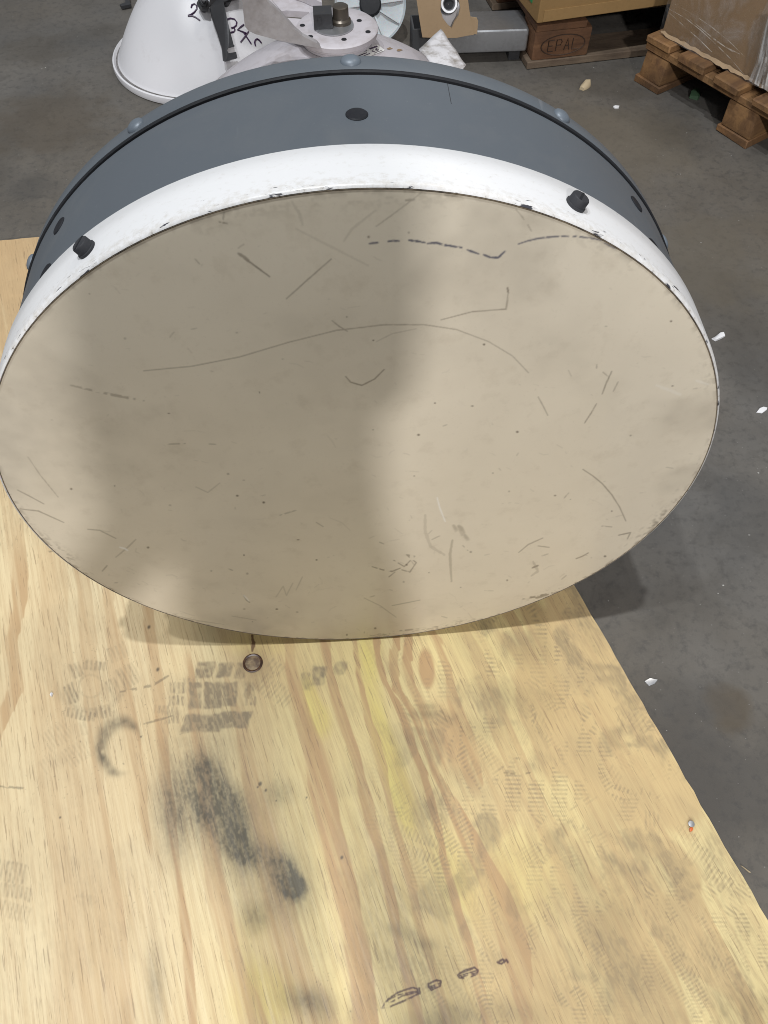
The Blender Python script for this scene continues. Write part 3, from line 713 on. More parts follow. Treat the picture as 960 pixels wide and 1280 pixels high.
def build_drum():
    base = (0.0, 0.0, T)
    root = empty('drum_antenna', base, 'large round drum antenna with beige scratched face standing on plywood', 'antenna')
    A = -NW
    b = MB()   # face, a very shallow dome
    prof = [(RF, 0.0004), (0.372, -0.0004), (0.30, -0.0022), (0.2, -0.0036), (0.1, -0.0044), (0.02, -0.0046)]
    b.lathe(prof, 160, DC, A, DU, cap1=True)
    b.build('face', face_mat(), root)
    b = MB(); b.lathe([(RF - .0002, 0.0010), (RF, -0.00005), (RF + .0007, -0.0001), (RF + .0009, 0.0010)], 160, DC, A, DU)
    b.build('edge_seal', paint('brown_seal', (0.16, 0.125, 0.085), (0.03, 0.025, 0.02), .8, .6, 60, .45, .6), root)
    b = MB()
    b.lathe([(RF + .0008, 0.0009), (0.3808, 0.0002), (0.3822, 0.0010), (0.3831, 0.0030), (0.3836, 0.0062), (0.3842, 0.0300), (0.3847, 0.0496), (0.3842, 0.0502), (0.3815, 0.0502), (0.3815, 0.03)], 200, DC, A, DU)
    sk = b.build('skirt', skirt_mat(), root, angle=50)
    ms = shroud_mat()
    b = MB(); b.lathe([(0.3795, 0.032), (0.3812, 0.046), (0.3812, 0.1575), (0.3785, 0.1580)], 200, DC, A, DU)
    sh = b.build('shroud', ms, root)
    b = MB(); b.lathe([(0.3785, 0.1575), (0.3790, 0.1600), (0.3822, 0.1600), (0.3832, 0.1612), (0.3832, 0.1630), (0.3820, 0.1644), (0.3800, 0.1644)], 200, DC, A, DU)
    b.build('gasket', M_BLACK, root)
    b = MB(); b.lathe([(0.3795, 0.1646), (0.3818, 0.1646), (0.3824, 0.1656), (0.3824, 0.186), (0.3812, 0.1895), (0.3785, 0.1915), (0.360, 0.1925)], 200, DC, A, DU)
    b.build('flange', ms, root)
    b = MB(); b.lathe([(0.361, 0.1927), (0.35, 0.2), (0.28, 0.245), (0.18, 0.282), (0.085, 0.296), (0.085, 0.33), (0.06, 0.335), (0.06, 0.36)], 96, DC, A, DU, cap1=True)
    b.build('reflector', paint('dish_white', (0.72, 0.72, 0.73), amt=.4), root)
    def fix(ang, a, prof, name, mat, rad, n=20, sx=1.0):
        t = R_(ang); out = DX * math.sin(t) + DU * math.cos(t)
        b = MB(); b.lathe(prof, n, DC - NW * a + out * rad, out, NW, cap1=True)
        return b.build(name, mat, root, angle=40)
    for k in range(12):
        ang = 0.9 + 30 * k
        if 140 < ang % 360 < 222: continue
        fix(ang, 0.1775, [(0.0090, -0.0004), (0.0088, 0.0008), (0.0074, 0.0026), (0.0046, 0.0039), (0.0015, 0.0043)], 'rivet', M_RIVET, 0.3822)
    for ang, a in ((1.05, .0965), (-43.9, .1235), (44.3, .1215), (-44.4, .062), (44.3, .059), (90, .11), (-90, .11), (135, .11), (-135, .11)):
        fix(ang, a, [(0.0090, -0.0008), (0.0090, 0.0005), (0.0080, 0.0013), (0.0070, 0.0010), (0.002, 0.0010)], 'plug', M_PLUG, 0.3811, 24)
    for k in range(6):
        ang = 26.8 + 60 * k
        if 150 < ang % 360 < 215: continue
        sc = fix(ang, 0.024, [(0.0086, -0.001), (0.0087, 0.0014), (0.0078, 0.0019), (0.0076, 0.0072), (0.0069, 0.0081), (0.0052, 0.0083)], 'screw', M_DARKPLASTIC, 0.3842, 24)
        t = R_(ang); out = DX * math.sin(t) + DU * math.cos(t); tan = DX * math.cos(t) - DU * math.sin(t)
        ax = (tan * math.cos(.5) + NW * math.sin(.5), -tan * math.sin(.5) + NW * math.cos(.5), out)
        o = DC - NW * 0.024 + out * 0.3842
        b = MB(); b.box((-0.0010, -0.0066, 0.0072), (0.0010, 0.0066, 0.00855), ax, o)
        s = b.build('slot', M_BLACK, sc)
    # seam of the shroud sheet
    t0 = 13.0
    b = MB(); b.tube([drum_pt(t0, 0.3812, 0.125), drum_pt(t0 + .1, 0.3812, 0.157)], 0.0003, 5)
    b.build('seam', M_DARKPLASTIC, root)


build_drum()

# ================================================================== BACKGROUND DISHES
M_DISHW = paint('white_dish_paint', (0.66, 0.655, 0.68), (0.25, 0.2, 0.17), .35, .4, 8, .56, .8)
M_LAV = paint('lilac_grey_paint', (0.48, 0.455, 0.485), (0.20, 0.16, 0.13), .6, .45, 7, .50, .72)
M_LAVD = paint('grey_cast_metal', (0.33, 0.315, 0.325), (0.12, 0.10, 0.09), .6, .5, 10, .5, .72)
M_STEEL = paint('galvanised_steel', (0.42, 0.43, 0.45), (0.15, 0.14, 0.13), .6, .38, 12, .45, .75, metal=.8)
M_DARKSTEEL = paint('black_oxide_steel', (0.045, 0.046, 0.05), (0.12, 0.10, 0.08), .5, .42, 20, metal=.4)
M_BROWNSTEEL = paint('brown_anodised', (0.10, 0.085, 0.07), (0.05, 0.04, 0.03), .5, .35, 20, metal=.6)
M_INK = paint('marker_ink', (0.035, 0.012, 0.05), (0.06, 0.03, 0.07), .2, .4, 30)


def build_white_dish():
    cx, cy, Rr = -0.352, 1.725, 0.247
    root = empty('dish_antenna', (cx, cy, 0), 'upturned white dish with handwritten numbers and black bracket, farthest left', 'antenna', 'upturned dish antennas behind the drum')
    prof = [(0.236, 0.016)] + [(0.233 * (1 - t) ** 0.5, 0.018 + 0.215 * t) for t in np.linspace(0.0, 0.96, 26)]
    b = MB(); b.lathe(prof, 96, (cx, cy, 0), cap1=True)
    sh = b.build('shell', M_DISHW, root, angle=60)
    b = MB(); b.lathe([(0.24, 0.001), (Rr, 0.003), (Rr + .0015, 0.010), (Rr, 0.019), (Rr - .004, 0.021), (Rr - .006, 0.016), (0.238, 0.013), (0.233, 0.0175)], 96, (cx, cy, 0))
    b.build('rim', M_DISHW, root)
    b = MB(); b.lathe([(0.2335, 0.0182), (0.2365, 0.0185), (0.2385, 0.0150)], 96, (cx, cy, 0)); b.build('rim_gap', paint('rim_gap_shade', (0.20, 0.19, 0.19), (0.05, 0.045, 0.04), .8, .7, 30, .45, .6), root)  # dark gap inside the rim, its shade put in as a grey ring
    # marker writing laid on the shell
    bm = bmesh.new(); bb = MB(); bb.lathe(prof, 96, (cx, cy, 0)); 
    tree = BVHTree.FromPolygons([Vector(v) for v in bb.v], bb.f); bm.free()
    def on(px, py, up=0.0008):
        r = Vector(ray(px, py)).normalized(); h, nrm, _, _ = tree.ray_cast(Vector(CAM), r)
        if h is None: return None
        if nrm.dot(r) > 0: nrm = -nrm
        return np.array(h + nrm * up)
    P = lambda L: [(120 + a / 4.0, c / 4.0) for a, c in L]
    strokes = [[(646, 112), (656, 98), (672, 92), (692, 97), (703, 112), (700, 128), (688, 138), (676, 141)], [(688, 138), (694, 150), (688, 160), (668, 165), (655, 160)],
               [(738, 124), (722, 136), (706, 150), (728, 158), (752, 168)], [(762, 158), (742, 186), (722, 212)], [(735, 160), (775, 220)],
               [(826, 216), (815, 202), (805, 195), (796, 200), (792, 212), (796, 230)],
               [(476, 40), (480, 26), (492, 20), (504, 28), (505, 44), (492, 62), (476, 74), (460, 80)], [(460, 80), (480, 80), (498, 87), (520, 103)]]
    for grp in ((0, 1), (2, 3, 4), (5,), (6, 7)):
        b = MB()
        for s in grp:
            pts = [on(*p) for p in P(strokes[s])]; pts = [p for p in pts if p is not None]
            if len(pts) > 1: b.tube(pts, 0.0022, 5)
        if b.v: b.build('handwritten_digit', M_INK, root)
    # black strap bracket standing off the shell
    outl = [(560, -90), (700, -90), (700, 18), (622, 34), (634, 90), (650, 150), (672, 236), (678, 243), (650, 250), (644, 262), (652, 276), (684, 270), (690, 300), (640, 315), (628, 310), (622, 250), (600, 180), (575, 110), (563, 60)]
    near = [on(*p, .026) for p in P(outl)]; far = [on(*p, .019) for p in P(outl)]
    n = len(near); b = MB(); b.add(near + far, [tuple(range(n)), tuple(reversed(range(n, 2 * n)))] + [(i, i + n, (i + 1) % n + n, (i + 1) % n) for i in range(n)])
    br = b.build('bracket', M_DARKSTEEL, root, smooth=False)
    c = on(*P([(537, 44)])[0], .022); c2 = on(*P([(537, 44)])[0], .0); ax_ = c - c2
    b = MB(); b.lathe([(0.016, -0.005), (0.017, 0.004), (0.011, 0.007), (0.0105, 0.015), (0.008, 0.017)], 6, c, ax_, cap0=True, cap1=True)
    b.build('bolt', M_DARKSTEEL, br, smooth=False)
    b = MB(); b.lathe([(0.0062, 0.016), (0.006, 0.028)], 12, c, ax_, cap1=True); b.lathe([(0.009, -.022), (0.009, -.005)], 12, c, ax_)
    b.build('stud', M_DARKSTEEL, br)
    c = on(*P([(640, 8)])[0], .018); ax_ = c - on(*P([(640, 8)])[0], .0)
    b = MB(); b.lathe([(0.014, -.020), (0.014, .0012)], 16, c, ax_, cap1=True); b.build('spacer', M_DARKSTEEL, br)


build_white_dish()


def build_lilac_dish():
    cx, cy, Rr, H = 0.0, 1.12, 0.37, 0.322
    root = empty('dish_antenna', (cx, cy, T), 'upturned lilac grey dish with round mounting plate on top, right behind the drum', 'antenna', 'upturned dish antennas behind the drum')
    prof = [(Rr, T + .0006), (Rr + .004, T + .006), (Rr, T + .014), (Rr, 0.12)] + [(Rr * (1 - t) ** .56, 0.122 + (H - .122) * t) for t in np.linspace(0.0, 0.97, 30)]
    b = MB(); b.lathe(prof, 128, (cx, cy, 0), cap1=True)
    b.build('shell', M_LAV, root, angle=60)
    # mounting plate
    zc = 0.348; c = (onz(421, 33, zc)); px, py = c[0], c[1]; Rp = 0.082
    b = MB(); b.lathe([(Rp - .012, -0.027), (Rp - .010, -0.020), (Rp - .004, -0.017), (Rp - .005, -0.013), (Rp, -0.012), (Rp + .001, -0.003), (Rp - .003, 0.0), (0.05, 0.0)], 72, (px, py, zc), cap0=True, cap1=True)
    pl = b.build('mounting_plate', M_LAV, root, angle=40)
    b = MB(); b.lathe([(0.040, 0.0008), (0.040, 0.003), (0.022, 0.0034)], 48, (px - .006, py, zc), cap1=True); b.build('washer', M_STEEL, pl)
    for (u, v) in ((378, 32), (388, 46), (430, 49.5), (460, 40), (449, 26)):
        p = onz(u, v, zc); b = MB(); b.lathe([(0.0055, 0.0004), (0.005, 0.0012), (0.001, 0.001)], 12, (p[0], p[1], zc), cap1=True); b.build('screw_hole', M_BLACK, pl)
    # clamp block and round stub on the plate
    p = onz(404, 36, zc); q2 = onz(424, 33, zc)
    b = MB(); b.box((p[0] - .018, p[1] - .010, zc + .003), (p[0] + .019, p[1] + .026, zc + .031)); b.box((p[0] - .010, p[1] - .014, zc + .016), (p[0] - .003, p[1] - .0095, zc + .024))
    b.build('clamp_block', M_DARKSTEEL, root, smooth=False)
    b = MB(); b.lathe([(0.021, 0.003), (0.020, 0.009), (0.0165, 0.012), (0.0155, 0.033), (0.012, 0.035)], 32, (q2[0] + .004, q2[1] + .010, zc), cap1=True)
    b.build('stub', M_BROWNSTEEL, root)
    # cast arm: near cheek, far cheek, ribbed floor rising to the left
    yn = py - 0.078
    out = [(300, -34), (303, 4), (306, 33), (311, 39), (320, 43), (350, 51), (380, 57), (402, 61), (396, 54), (378, 45), (368, 36), (350, 16), (333, 1), (318, -34)]
    pts = [ony(u, v, yn) for u, v in out]
    b = MB(); b.prism(pts, (0, 0.012, 0)); b.build('arm_cheek', M_LAVD, root, smooth=False)
    for poly in ([(318, -10), (331, -10), (358, 22), (392, 25), (404, 36), (402, 52), (384, 46), (366, 37), (345, 18)], [(331, -10), (352, -14), (378, -4), (402, 8), (404, 26), (392, 24.6), (386, 15), (358, 13), (352, 14)]):
        q_ = [onz(u, v, zc - .002) for u, v in poly]
        b = MB(); b.prism(q_, (0, 0, -.012)); b.build('arm_web', M_LAV, root, smooth=False)
    q_ = [onz(u, v, zc - .001) for u, v in [(340, -10), (352, -14), (378, -4), (402, 8), (403, 14), (380, 3), (352, -6)]]
    b = MB(); b.prism(q_, (0, 0, .016)); b.build('arm_flange', M_LAV, root, smooth=False)
    # sticker with printed lines on the shell
    bb = MB(); bb.lathe(prof, 128, (cx, cy, 0)); tree = BVHTree.FromPolygons([Vector(v) for v in bb.v], bb.f)
    def on(u, v, up):
        r = Vector(ray(u, v)).normalized(); h, nrm, _, _ = tree.ray_cast(Vector(CAM), r)
        if h is None: return np.array(ony(u, v, cy))
        if nrm.dot(r) > 0: nrm = -nrm
        return np.array(h + nrm * up)
    Q = [(441, 68), (448, 63), (473, 56.5), (481, 63.5), (470, 69), (455, 73)]
    def quad(s, t, up):  # bilinear on the sticker
        A_, B_, C_, D_ = (440, 68), (472, 56.5), (481, 63.5), (450, 76)
        u = (A_[0] * (1 - s) + B_[0] * s) * (1 - t) + (D_[0] * (1 - s) + C_[0] * s) * t
        v = (A_[1] * (1 - s) + B_[1] * s) * (1 - t) + (D_[1] * (1 - s) + C_[1] * s) * t
        return on(u, v, up)
    def patch(b, s0, s1, t0, t1, up, n=6):
        g = [quad(s0 + (s1 - s0) * i / n, t0 + (t1 - t0) * j / 3, up) for j in range(4) for i in range(n + 1)]
        b.add(g, [(j * (n + 1) + i, j * (n + 1) + i + 1, (j + 1) * (n + 1) + i + 1, (j + 1) * (n + 1) + i) for j in range(3) for i in range(n)])
    b = MB(); patch(b, 0, 1, 0, 1, .0012, 8)
    st = b.build('sticker', paint('sticker_paper', (0.74, 0.74, 0.72), amt=.2, rough=.5), root)
    b = MB()
    for (s0, s1, t0, t1) in ((.06, .5, .18, .3), (.05, .42, .46, .56), (.08, .48, .68, .76), (.62, .92, .1, .3), (.6, .9, .85, .9)): patch(b, s0, s1, t0, t1, .002, 4)
    CE = [[(.70, .48), (.64, .46), (.61, .58), (.64, .70), (.70, .68)], [(.84, .46), (.78, .46), (.75, .58), (.78, .70), (.84, .68)], [(.76, .58), (.82, .57)]]
    for s in CE: b.tube([quad(x, y, .002) for x, y in s], .0007, 4)
    b.build('print', M_INK, st)
    # rust smudges
    b = MB()
    for (u0, v0) in ((487, 61), (499, 63)):
        ring = [on(u0 + 4 * math.cos(k) * rnd.uniform(.5, 1.1), v0 + 1.8 * math.sin(k) * rnd.uniform(.5, 1.1), .0008) for k in np.linspace(0, 6.28, 10)[:-1]]
        b.add(ring, [tuple(range(9))])
    b.build('rust_smudge', paint('rust', (0.25, 0.17, 0.10), amt=.4, rough=.8), root)


build_lilac_dish()


# ------------------------------------------------------------------ ribbed plastic wheel leaning back
def build_wheel():
    c = np.array(ony(463, 17, 1.80)); A = np.array([-0.05, -0.80, 0.60]); A /= np.linalg.norm(A)
    Rw = 0.098
    up = np.array([0, 0, 1.0]); up = up - A * (up @ A); up /= np.linalg.norm(up); sx = np.cross(up, A)
    c[2] = Rw * up[2] + 0.012 * A[2] + .002
    root = empty('hub_wheel', (c[0], c[1], 0), 'translucent white ribbed plastic wheel with black hub leaning behind the lilac dish', 'wheel')
    mp = NT('translucent_plastic'); n = mp.noise(14, 4)
    mp.set(color=mp.mix(mp.mapr(n, .3, .7), (0.42, 0.455, 0.48), (0.34, 0.37, 0.39)), rough=.4, sss=.15)
    b = MB(); b.lathe([(0.03, 0.004), (0.06, 0.0), (Rw - .006, 0.006), (Rw, 0.012), (Rw, -0.012), (Rw - .006, -0.013), (Rw - .008, -0.002), (0.06, -0.008), (0.03, -0.006)], 64, c, A, up)
    b.build('disc', mp.m, root, angle=30)
    for k in range(10):
        t = 2 * math.pi * k / 10 + .2; d = up * math.cos(t) + sx * math.sin(t); e = np.cross(A, d)
        b = MB(); b.prism([c + d * .03 - e * .002 + A * .004, c + d * .03 + e * .002 + A * .004, c + d * .09 + e * .002 + A * .006, c + d * .09 - e * .002 + A * .006], A * .008)
        b.build('rib', mp.m, root, smooth=False)
    b = MB(); b.lathe([(0.030, 0.0), (0.030, 0.016), (0.026, 0.020), (0.004, 0.021)], 32, c, A, up, cap1=True)
    b.build('hub', M_BLACK, root)


build_wheel()


# ------------------------------------------------------------------ steel beam, cardboard, bin, white wrap
def build_beam():
    y0 = 1.640
    b = MB(); b.box((0.275, y0, 0.030), (0.533, y0 + .11, 0.088))
    o = b.build('steel_beam', M_STEEL, None, bevel=.008, seg=3)
    b2 = MB()
    for x in (0.29, 0.49): b2.box((x, y0 + .02, 0.0), (x + .03, y0 + .09, 0.031))
    b2.build('foot', M_DARKSTEEL, o, smooth=False)
    tag(o, 'galvanised steel box beam lying beside the left pallet', 'steel beam')


build_beam()


def cardboard(name, c=(0.31, 0.195, 0.085), k=1.0):
    m = NT(name)
    n1 = m.noise(4, 5, .6); n2 = m.noise(90, 4, .65); n3 = m.noise(500, 2, .5)
    col = m.mix(m.mapr(n1, .3, .7), c, tuple(x * .82 for x in c))
    col = m.mix(m.mapr(n2, .55, .8, 0, .3), col, tuple(x * .55 for x in c))
    m.set(color=col, rough=.8, spec=.15); m.bump(m.math('ADD', n2, n3), .12, .001)
    return m.m


M_CARD = cardboard('cardboard')
M_CARD2 = cardboard('cardboard_pale', (0.42, 0.30, 0.185))


def build_card_sheet():
    # die-cut sheet with a keyhole opening, leaning against the beam
    y0 = 1.622
    c8 = lambda L: [(460 + a / 4.0, v / 4.0) for a, v in L]
    P3 = lambda u, v: np.array(ony(u, v, y0)) + np.array([0, 0, 0])
    outer = c8([(236, -60), (243, 0), (256, 90), (272, 187), (360, 190), (440, 190), (500, 178), (530, 174), (522, 130), (508, 60), (492, -60)])
    hole = c8([(378, -60), (364, 10), (362, 50), (375, 95), (400, 128), (418, 142), (432, 110), (452, 80), (461, 40), (455, 5), (440, -60)])
    pts = [P3(*p) for p in outer]; hp = [P3(*p) for p in hole]
    root = empty('cardboard_sheet', (float(np.mean([p[0] for p in pts])), y0, 0), 'die cut brown cardboard sheet with keyhole opening leaning on the steel beam', 'cardboard')
    # lean the sheet backwards: shift y with height
    zb = min(p[2] for p in pts)
    # keep the bottom edge on the floor side: the sheet stands on the beam's front
    nO, nH = len(pts), len(hp)
    b = MB(); vs = pts + hp
    order_o = list(range(nO)); order_h = list(range(nO, nO + nH))
    faces = [(0, 1, 12, 11), (1, 2, 13, 12), (2, 3, 14, 13), (3, 4, 15, 14), (4, 5, 16, 15), (5, 6, 17, 16), (6, 7, 8, 17), (8, 18, 17), (8, 9, 19, 18), (9, 10, 21, 20), (9, 20, 19)]
    th = np.array([0, 0.005, 0])
    n = len(vs)
    b.add(vs + [v + th for v in vs], faces + [tuple(i + n for i in reversed(f)) for f in faces])
    b.build('panel', M_CARD2, root, smooth=False)
    fl = [P3(*p) + np.array([0, .004, 0]) for p in c8([(524, 150), (530, 174), (546, 176), (552, 110), (546, 95), (515, 90)])]
    b = MB(); b.prism(fl, (0, .004, 0)); b.build('torn_flap', M_CARD2, root, smooth=False)
    # pipe stub showing in the opening
    p = np.array(ony(561, 5, y0 + .02)); 
    r2 = empty('pipe_fitting', (p[0], p[1], 0), 'steel ring of a pipe fitting showing through the cardboard opening', 'pipe fitting')
    A = np.array([0, -.85, .5])
    b = MB(); b.lathe([(0.013, -.03), (0.013, .004), (0.016, .008), (0.021, .008), (0.023, .003), (0.023, -.03)], 32, p, A); b.build('ring', M_STEEL, r2)
    b = MB(); b.lathe([(0.0128, .0), (0.001, 0.0)], 20, p - A / np.linalg.norm(A) * .004, A); b.build('bore', M_BLACK, r2)
    b = MB(); q = p + np.array([.004, .022, -.045]); b.box((q[0] - .045, q[1], .0), (q[0] + .045, q[1] + .03, q[2] + .055)); 
    # white body of the fitting
    b.v = []; b.f = []
    b.lathe([(0.03, -.06), (0.034, -.05), (0.034, .0), (.03, .006)], 28, (q[0], q[1] + .02, q[2] + .02), (0, 0, 1), cap0=True, cap1=True)
    b.build('body', M_DISHW, r2)


build_card_sheet()


def build_bin():
    c = onz(520, 58, 0.01); x0, y0 = c[0] - .02, 1.665
    m = paint('charcoal_plastic', (0.05, 0.052, 0.056), (0.12, 0.11, 0.1), .5, .5, 14)
    x0 = 0.222
    b = MB()
    z1 = .085; t = .004; X = x0 + .048; Y = y0 + .08
    b.box((x0, y0, 0), (X, y0 + t, z1)); b.box((x0, Y - t, 0), (X, Y, z1)); b.box((x0, y0 + t, 0), (x0 + t, Y - t, z1)); b.box((X - t, y0 + t, 0), (X, Y - t, z1)); b.box((x0 + t, y0 + t, 0), (X - t, Y - t, t))
    o = b.build('plastic_tray', m, None, smooth=False)
    tag(o, 'small charcoal plastic tray beside the cardboard sheet', 'tray')


build_bin()


def build_wrap():
    m = NT('dirty_white_plastic'); n = m.noise(30, 5, .65); n2 = m.noise(9, 4)
    c = m.mix(m.mapr(n, .46, .68), (0.62, 0.61, 0.63), (0.26, 0.235, 0.21))
    m.set(color=c, rough=.45); m.bump(n2, .2, .003)
    # folded sheet leaning on the lilac dish: corners on the floor side lie lower
    A = np.array(ony(551, 36, 1.20)); B = np.array(ony(582.5, 81, 1.06)); D = np.array(ony(524, 61, 1.12)); C = np.array(ony(560, 108, 0.98))
    b = MB(); N = 10; g = []
    for j in range(N + 1):
        for i in range(N + 1):
            s, t = i / N, j / N
            p = (A * (1 - s) + B * s) * (1 - t) + (D * (1 - s) + C * s) * t
            p = p + np.array([0.2, -.5, .8]) * (.006 * math.sin(3.1 * s) * math.sin(2.5 * t) + .0012 * math.sin(13 * s + 5 * t) + rnd.uniform(-.0004, .0004))
            g.append(p)
    b.add(g, [(j * (N + 1) + i, j * (N + 1) + i + 1, (j + 1) * (N + 1) + i + 1, (j + 1) * (N + 1) + i) for j in range(N) for i in range(N)])
    o = b.build('plastic_wrap', m.m, None, angle=80)
    sol = o.modifiers.new('s', 'SOLIDIFY'); sol.thickness = .004
    tag(o, 'dirty white folded plastic sheet leaning on the lilac dish', 'plastic sheet')


build_wrap()

# ================================================================== PALLETS AND BOXES
W1 = ((0.27, 0.15, 0.065), (0.15, 0.08, 0.04))


def pallet(name, label, org, d1, d2, L1, L2, blocks1, blocks2, deck, wood1, wood2, dims, group):
    """blocks stand at blocks1 (start, end along d1) x blocks2 (along d2); deck boards run along d2"""
    root = empty(name, (org[0], org[1], 0), label, 'pallet', group)
    ax = (np.array([*d1, 0.]), np.array([*d2, 0.]), np.array([0, 0, 1.]))
    zb, zk, zs, zd = dims
    for (a, c) in blocks1:
        for (e, f) in blocks2:
            if e > 0.7 * L2 and False: continue
            b = MB(); b.box((a + .002, e, zb + .0006), (c, f, zk), ax, org, .0025); b.build('block', wood1, root, smooth=True, bevel=.004, seg=2)
        b = MB(); b.box((a - .006, -.004, 0.001), (c + .004, L2, zb), ax, org, .002); b.build('bottom_board', wood2, root, bevel=.002, seg=1)
    for (e, f) in blocks2:
        b = MB(); b.box((-.003, e, zk + .0006), (L1, f, zs), ax, org, .0012); b.build('stringer', wood1, root, bevel=.002, seg=1)
    for (a, c) in deck:
        b = MB(); b.box((a, -.006 - rnd.uniform(0, .012), zs + .0006), (c, L2, zd - rnd.uniform(0, .0015)), ax, org, .0015); b.build('deck_board', wood1, root, bevel=.003, seg=1)
    return root, ax


# right pallet (its short end faces the drum)
o2 = onz(796, 101.6); d1 = np.array([0.513, -0.858]); d2 = np.array([0.858, 0.513])
wA = wood('pallet_timber', W1[0], W1[1], d2, 26, .55); wB = wood('pallet_timber_dark', (0.22, 0.115, 0.05), (0.13, 0.07, 0.035), d2, 26, .7)
pr, ax2 = pallet('pallet', 'brown timber pallet under the film wrapped box on the right', (o2[0], o2[1], 0), d1, d2, .72, 1.0,
                 ((0, .078), (.285, .375), (.62, .70)), ((0, .125), (.45, .57), (.88, 1.0)), ((-.003, .078), (.112, .196), (.232, .310), (.352, .436), (.475, .56), (.60, .70)), wA, wB, (.018, .083, .101, .122), 'timber pallets at the back')
# left pallet (its long side faces the drum)
o1 = onz(663, 86); e1 = np.array([0.990, 0.141]); e2 = np.array([-0.141, 0.990])
wC = wood('pallet_timber_brown', (0.20, 0.105, 0.055), (0.12, 0.06, 0.035), e1, 26, .6); wD = wood('pallet_timber_grey', (0.16, 0.12, 0.085), (0.10, 0.07, 0.05), e1, 26, .6)
pl = empty('pallet', (o1[0], o1[1], 0), 'dark brown timber pallet with branded corner block under the left box', 'pallet', 'timber pallets at the back')
ax1 = (np.array([*e1, 0.]), np.array([*e2, 0.]), np.array([0, 0, 1.])); org1 = (o1[0], o1[1], 0)
for (a, c) in ((0, .160), (.50, .64), (.97, 1.12)):
    for (e, f) in ((0, .10), (.33, .45), (.62, .72)):
        b = MB(); b.box((a, e, .0206), (c, f, .094), ax1, org1, .002); b.build('block', wC, pl, bevel=.006, seg=2)
for (e, f) in ((-.004, .104), (.33, .45), (.62, .724)):
    b = MB(); b.box((-.012, e, .001), (1.13, f, .020), ax1, org1, .001); b.build('bottom_board', wD, pl, bevel=.002, seg=1)
for (a, c) in ((0, .14), (.50, .62), (.97, 1.12)):
    b = MB(); b.box((a, -.004, .0946), (c, .724, .112), ax1, org1, .001); b.build('stringer', wC, pl, bevel=.002, seg=1)
for (e, f) in ((.02, .12), (.16, .25), (.29, .41), (.45, .54), (.59, .70)):
    b = MB(); b.box((0, e, .1126), (1.12, f, .130), ax1, org1, .001); b.build('deck_board', wD, pl, bevel=.002, seg=1)
# EPAL brand pressed into the corner block
b = MB()
def brand(u, v): return np.array(org1) + ax1[0] * u + ax1[2] * v - ax1[1] * .0026
cu, cv, ru, rv = .082, .056, .062, .026
b.tube([brand(cu + ru * math.cos(t), cv + rv * math.sin(t)) for t in np.linspace(0, 2 * math.pi, 40)], .0013, 5)
LET = {'E': [[(1, 1), (0, 1), (0, 0), (1, 0)], [(0, .5), (.8, .5)]], 'P': [[(0, 0), (0, 1), (.8, 1), (1, .8), (.8, .5), (0, .5)]], 'A': [[(0, 0), (.5, 1), (1, 0)], [(.2, .4), (.8, .4)]], 'L': [[(0, 1), (0, 0), (1, 0)]]}
for i, ch in enumerate('EPAL'):
    for s in LET[ch]: b.tube([brand(cu - .042 + i * .023 + x * .015, cv - .014 + y * .028) for x, y in s], .0013, 5)
b.build('brand_mark', paint('brand_burn', (0.05, 0.028, 0.018), amt=.2, rough=.8), pl)


def build_box_left():
    c0 = np.array(onz(671, 30, .1315)); cl = np.array(onz(620, 0, .1315)); cr = np.array(onz(833, 7, .1315))
    dx = (cr - c0)[:2]; dx /= np.linalg.norm(dx); dy = np.array([-dx[1], dx[0]])
    ax = (np.array([*dx, 0]), np.array([*dy, 0]), np.array([0, 0, 1.]))
    root = empty('cardboard_box', (c0[0], c0[1], .1315), 'plain brown cardboard box on the dark left pallet', 'box', 'cardboard boxes on pallets')
    b = MB(); b.box((0, 0, 0.0005), (.80, .60, .55), ax, (c0[0], c0[1], .1315))
    b.build('carton', M_CARD, root, bevel=.004, seg=2)
    for s, nm in ((.002, 'front'),):
        b = MB(); b.box((.015, -.0022, .004), (.785, -.0002, .03), ax, (c0[0], c0[1], .1315)); b.build('bottom_flap', M_CARD, root, smooth=False)
    # green sticker low on the left end
    g = paint('green_sticker', (0.02, 0.22, 0.07), amt=.2)
    b = MB(); b.box((-.0016, .045, .010 + .02), (-.0003, .095, .075), ax, (c0[0], c0[1], .1315)); b.build('green_sticker', g, root, smooth=False)


build_box_left()


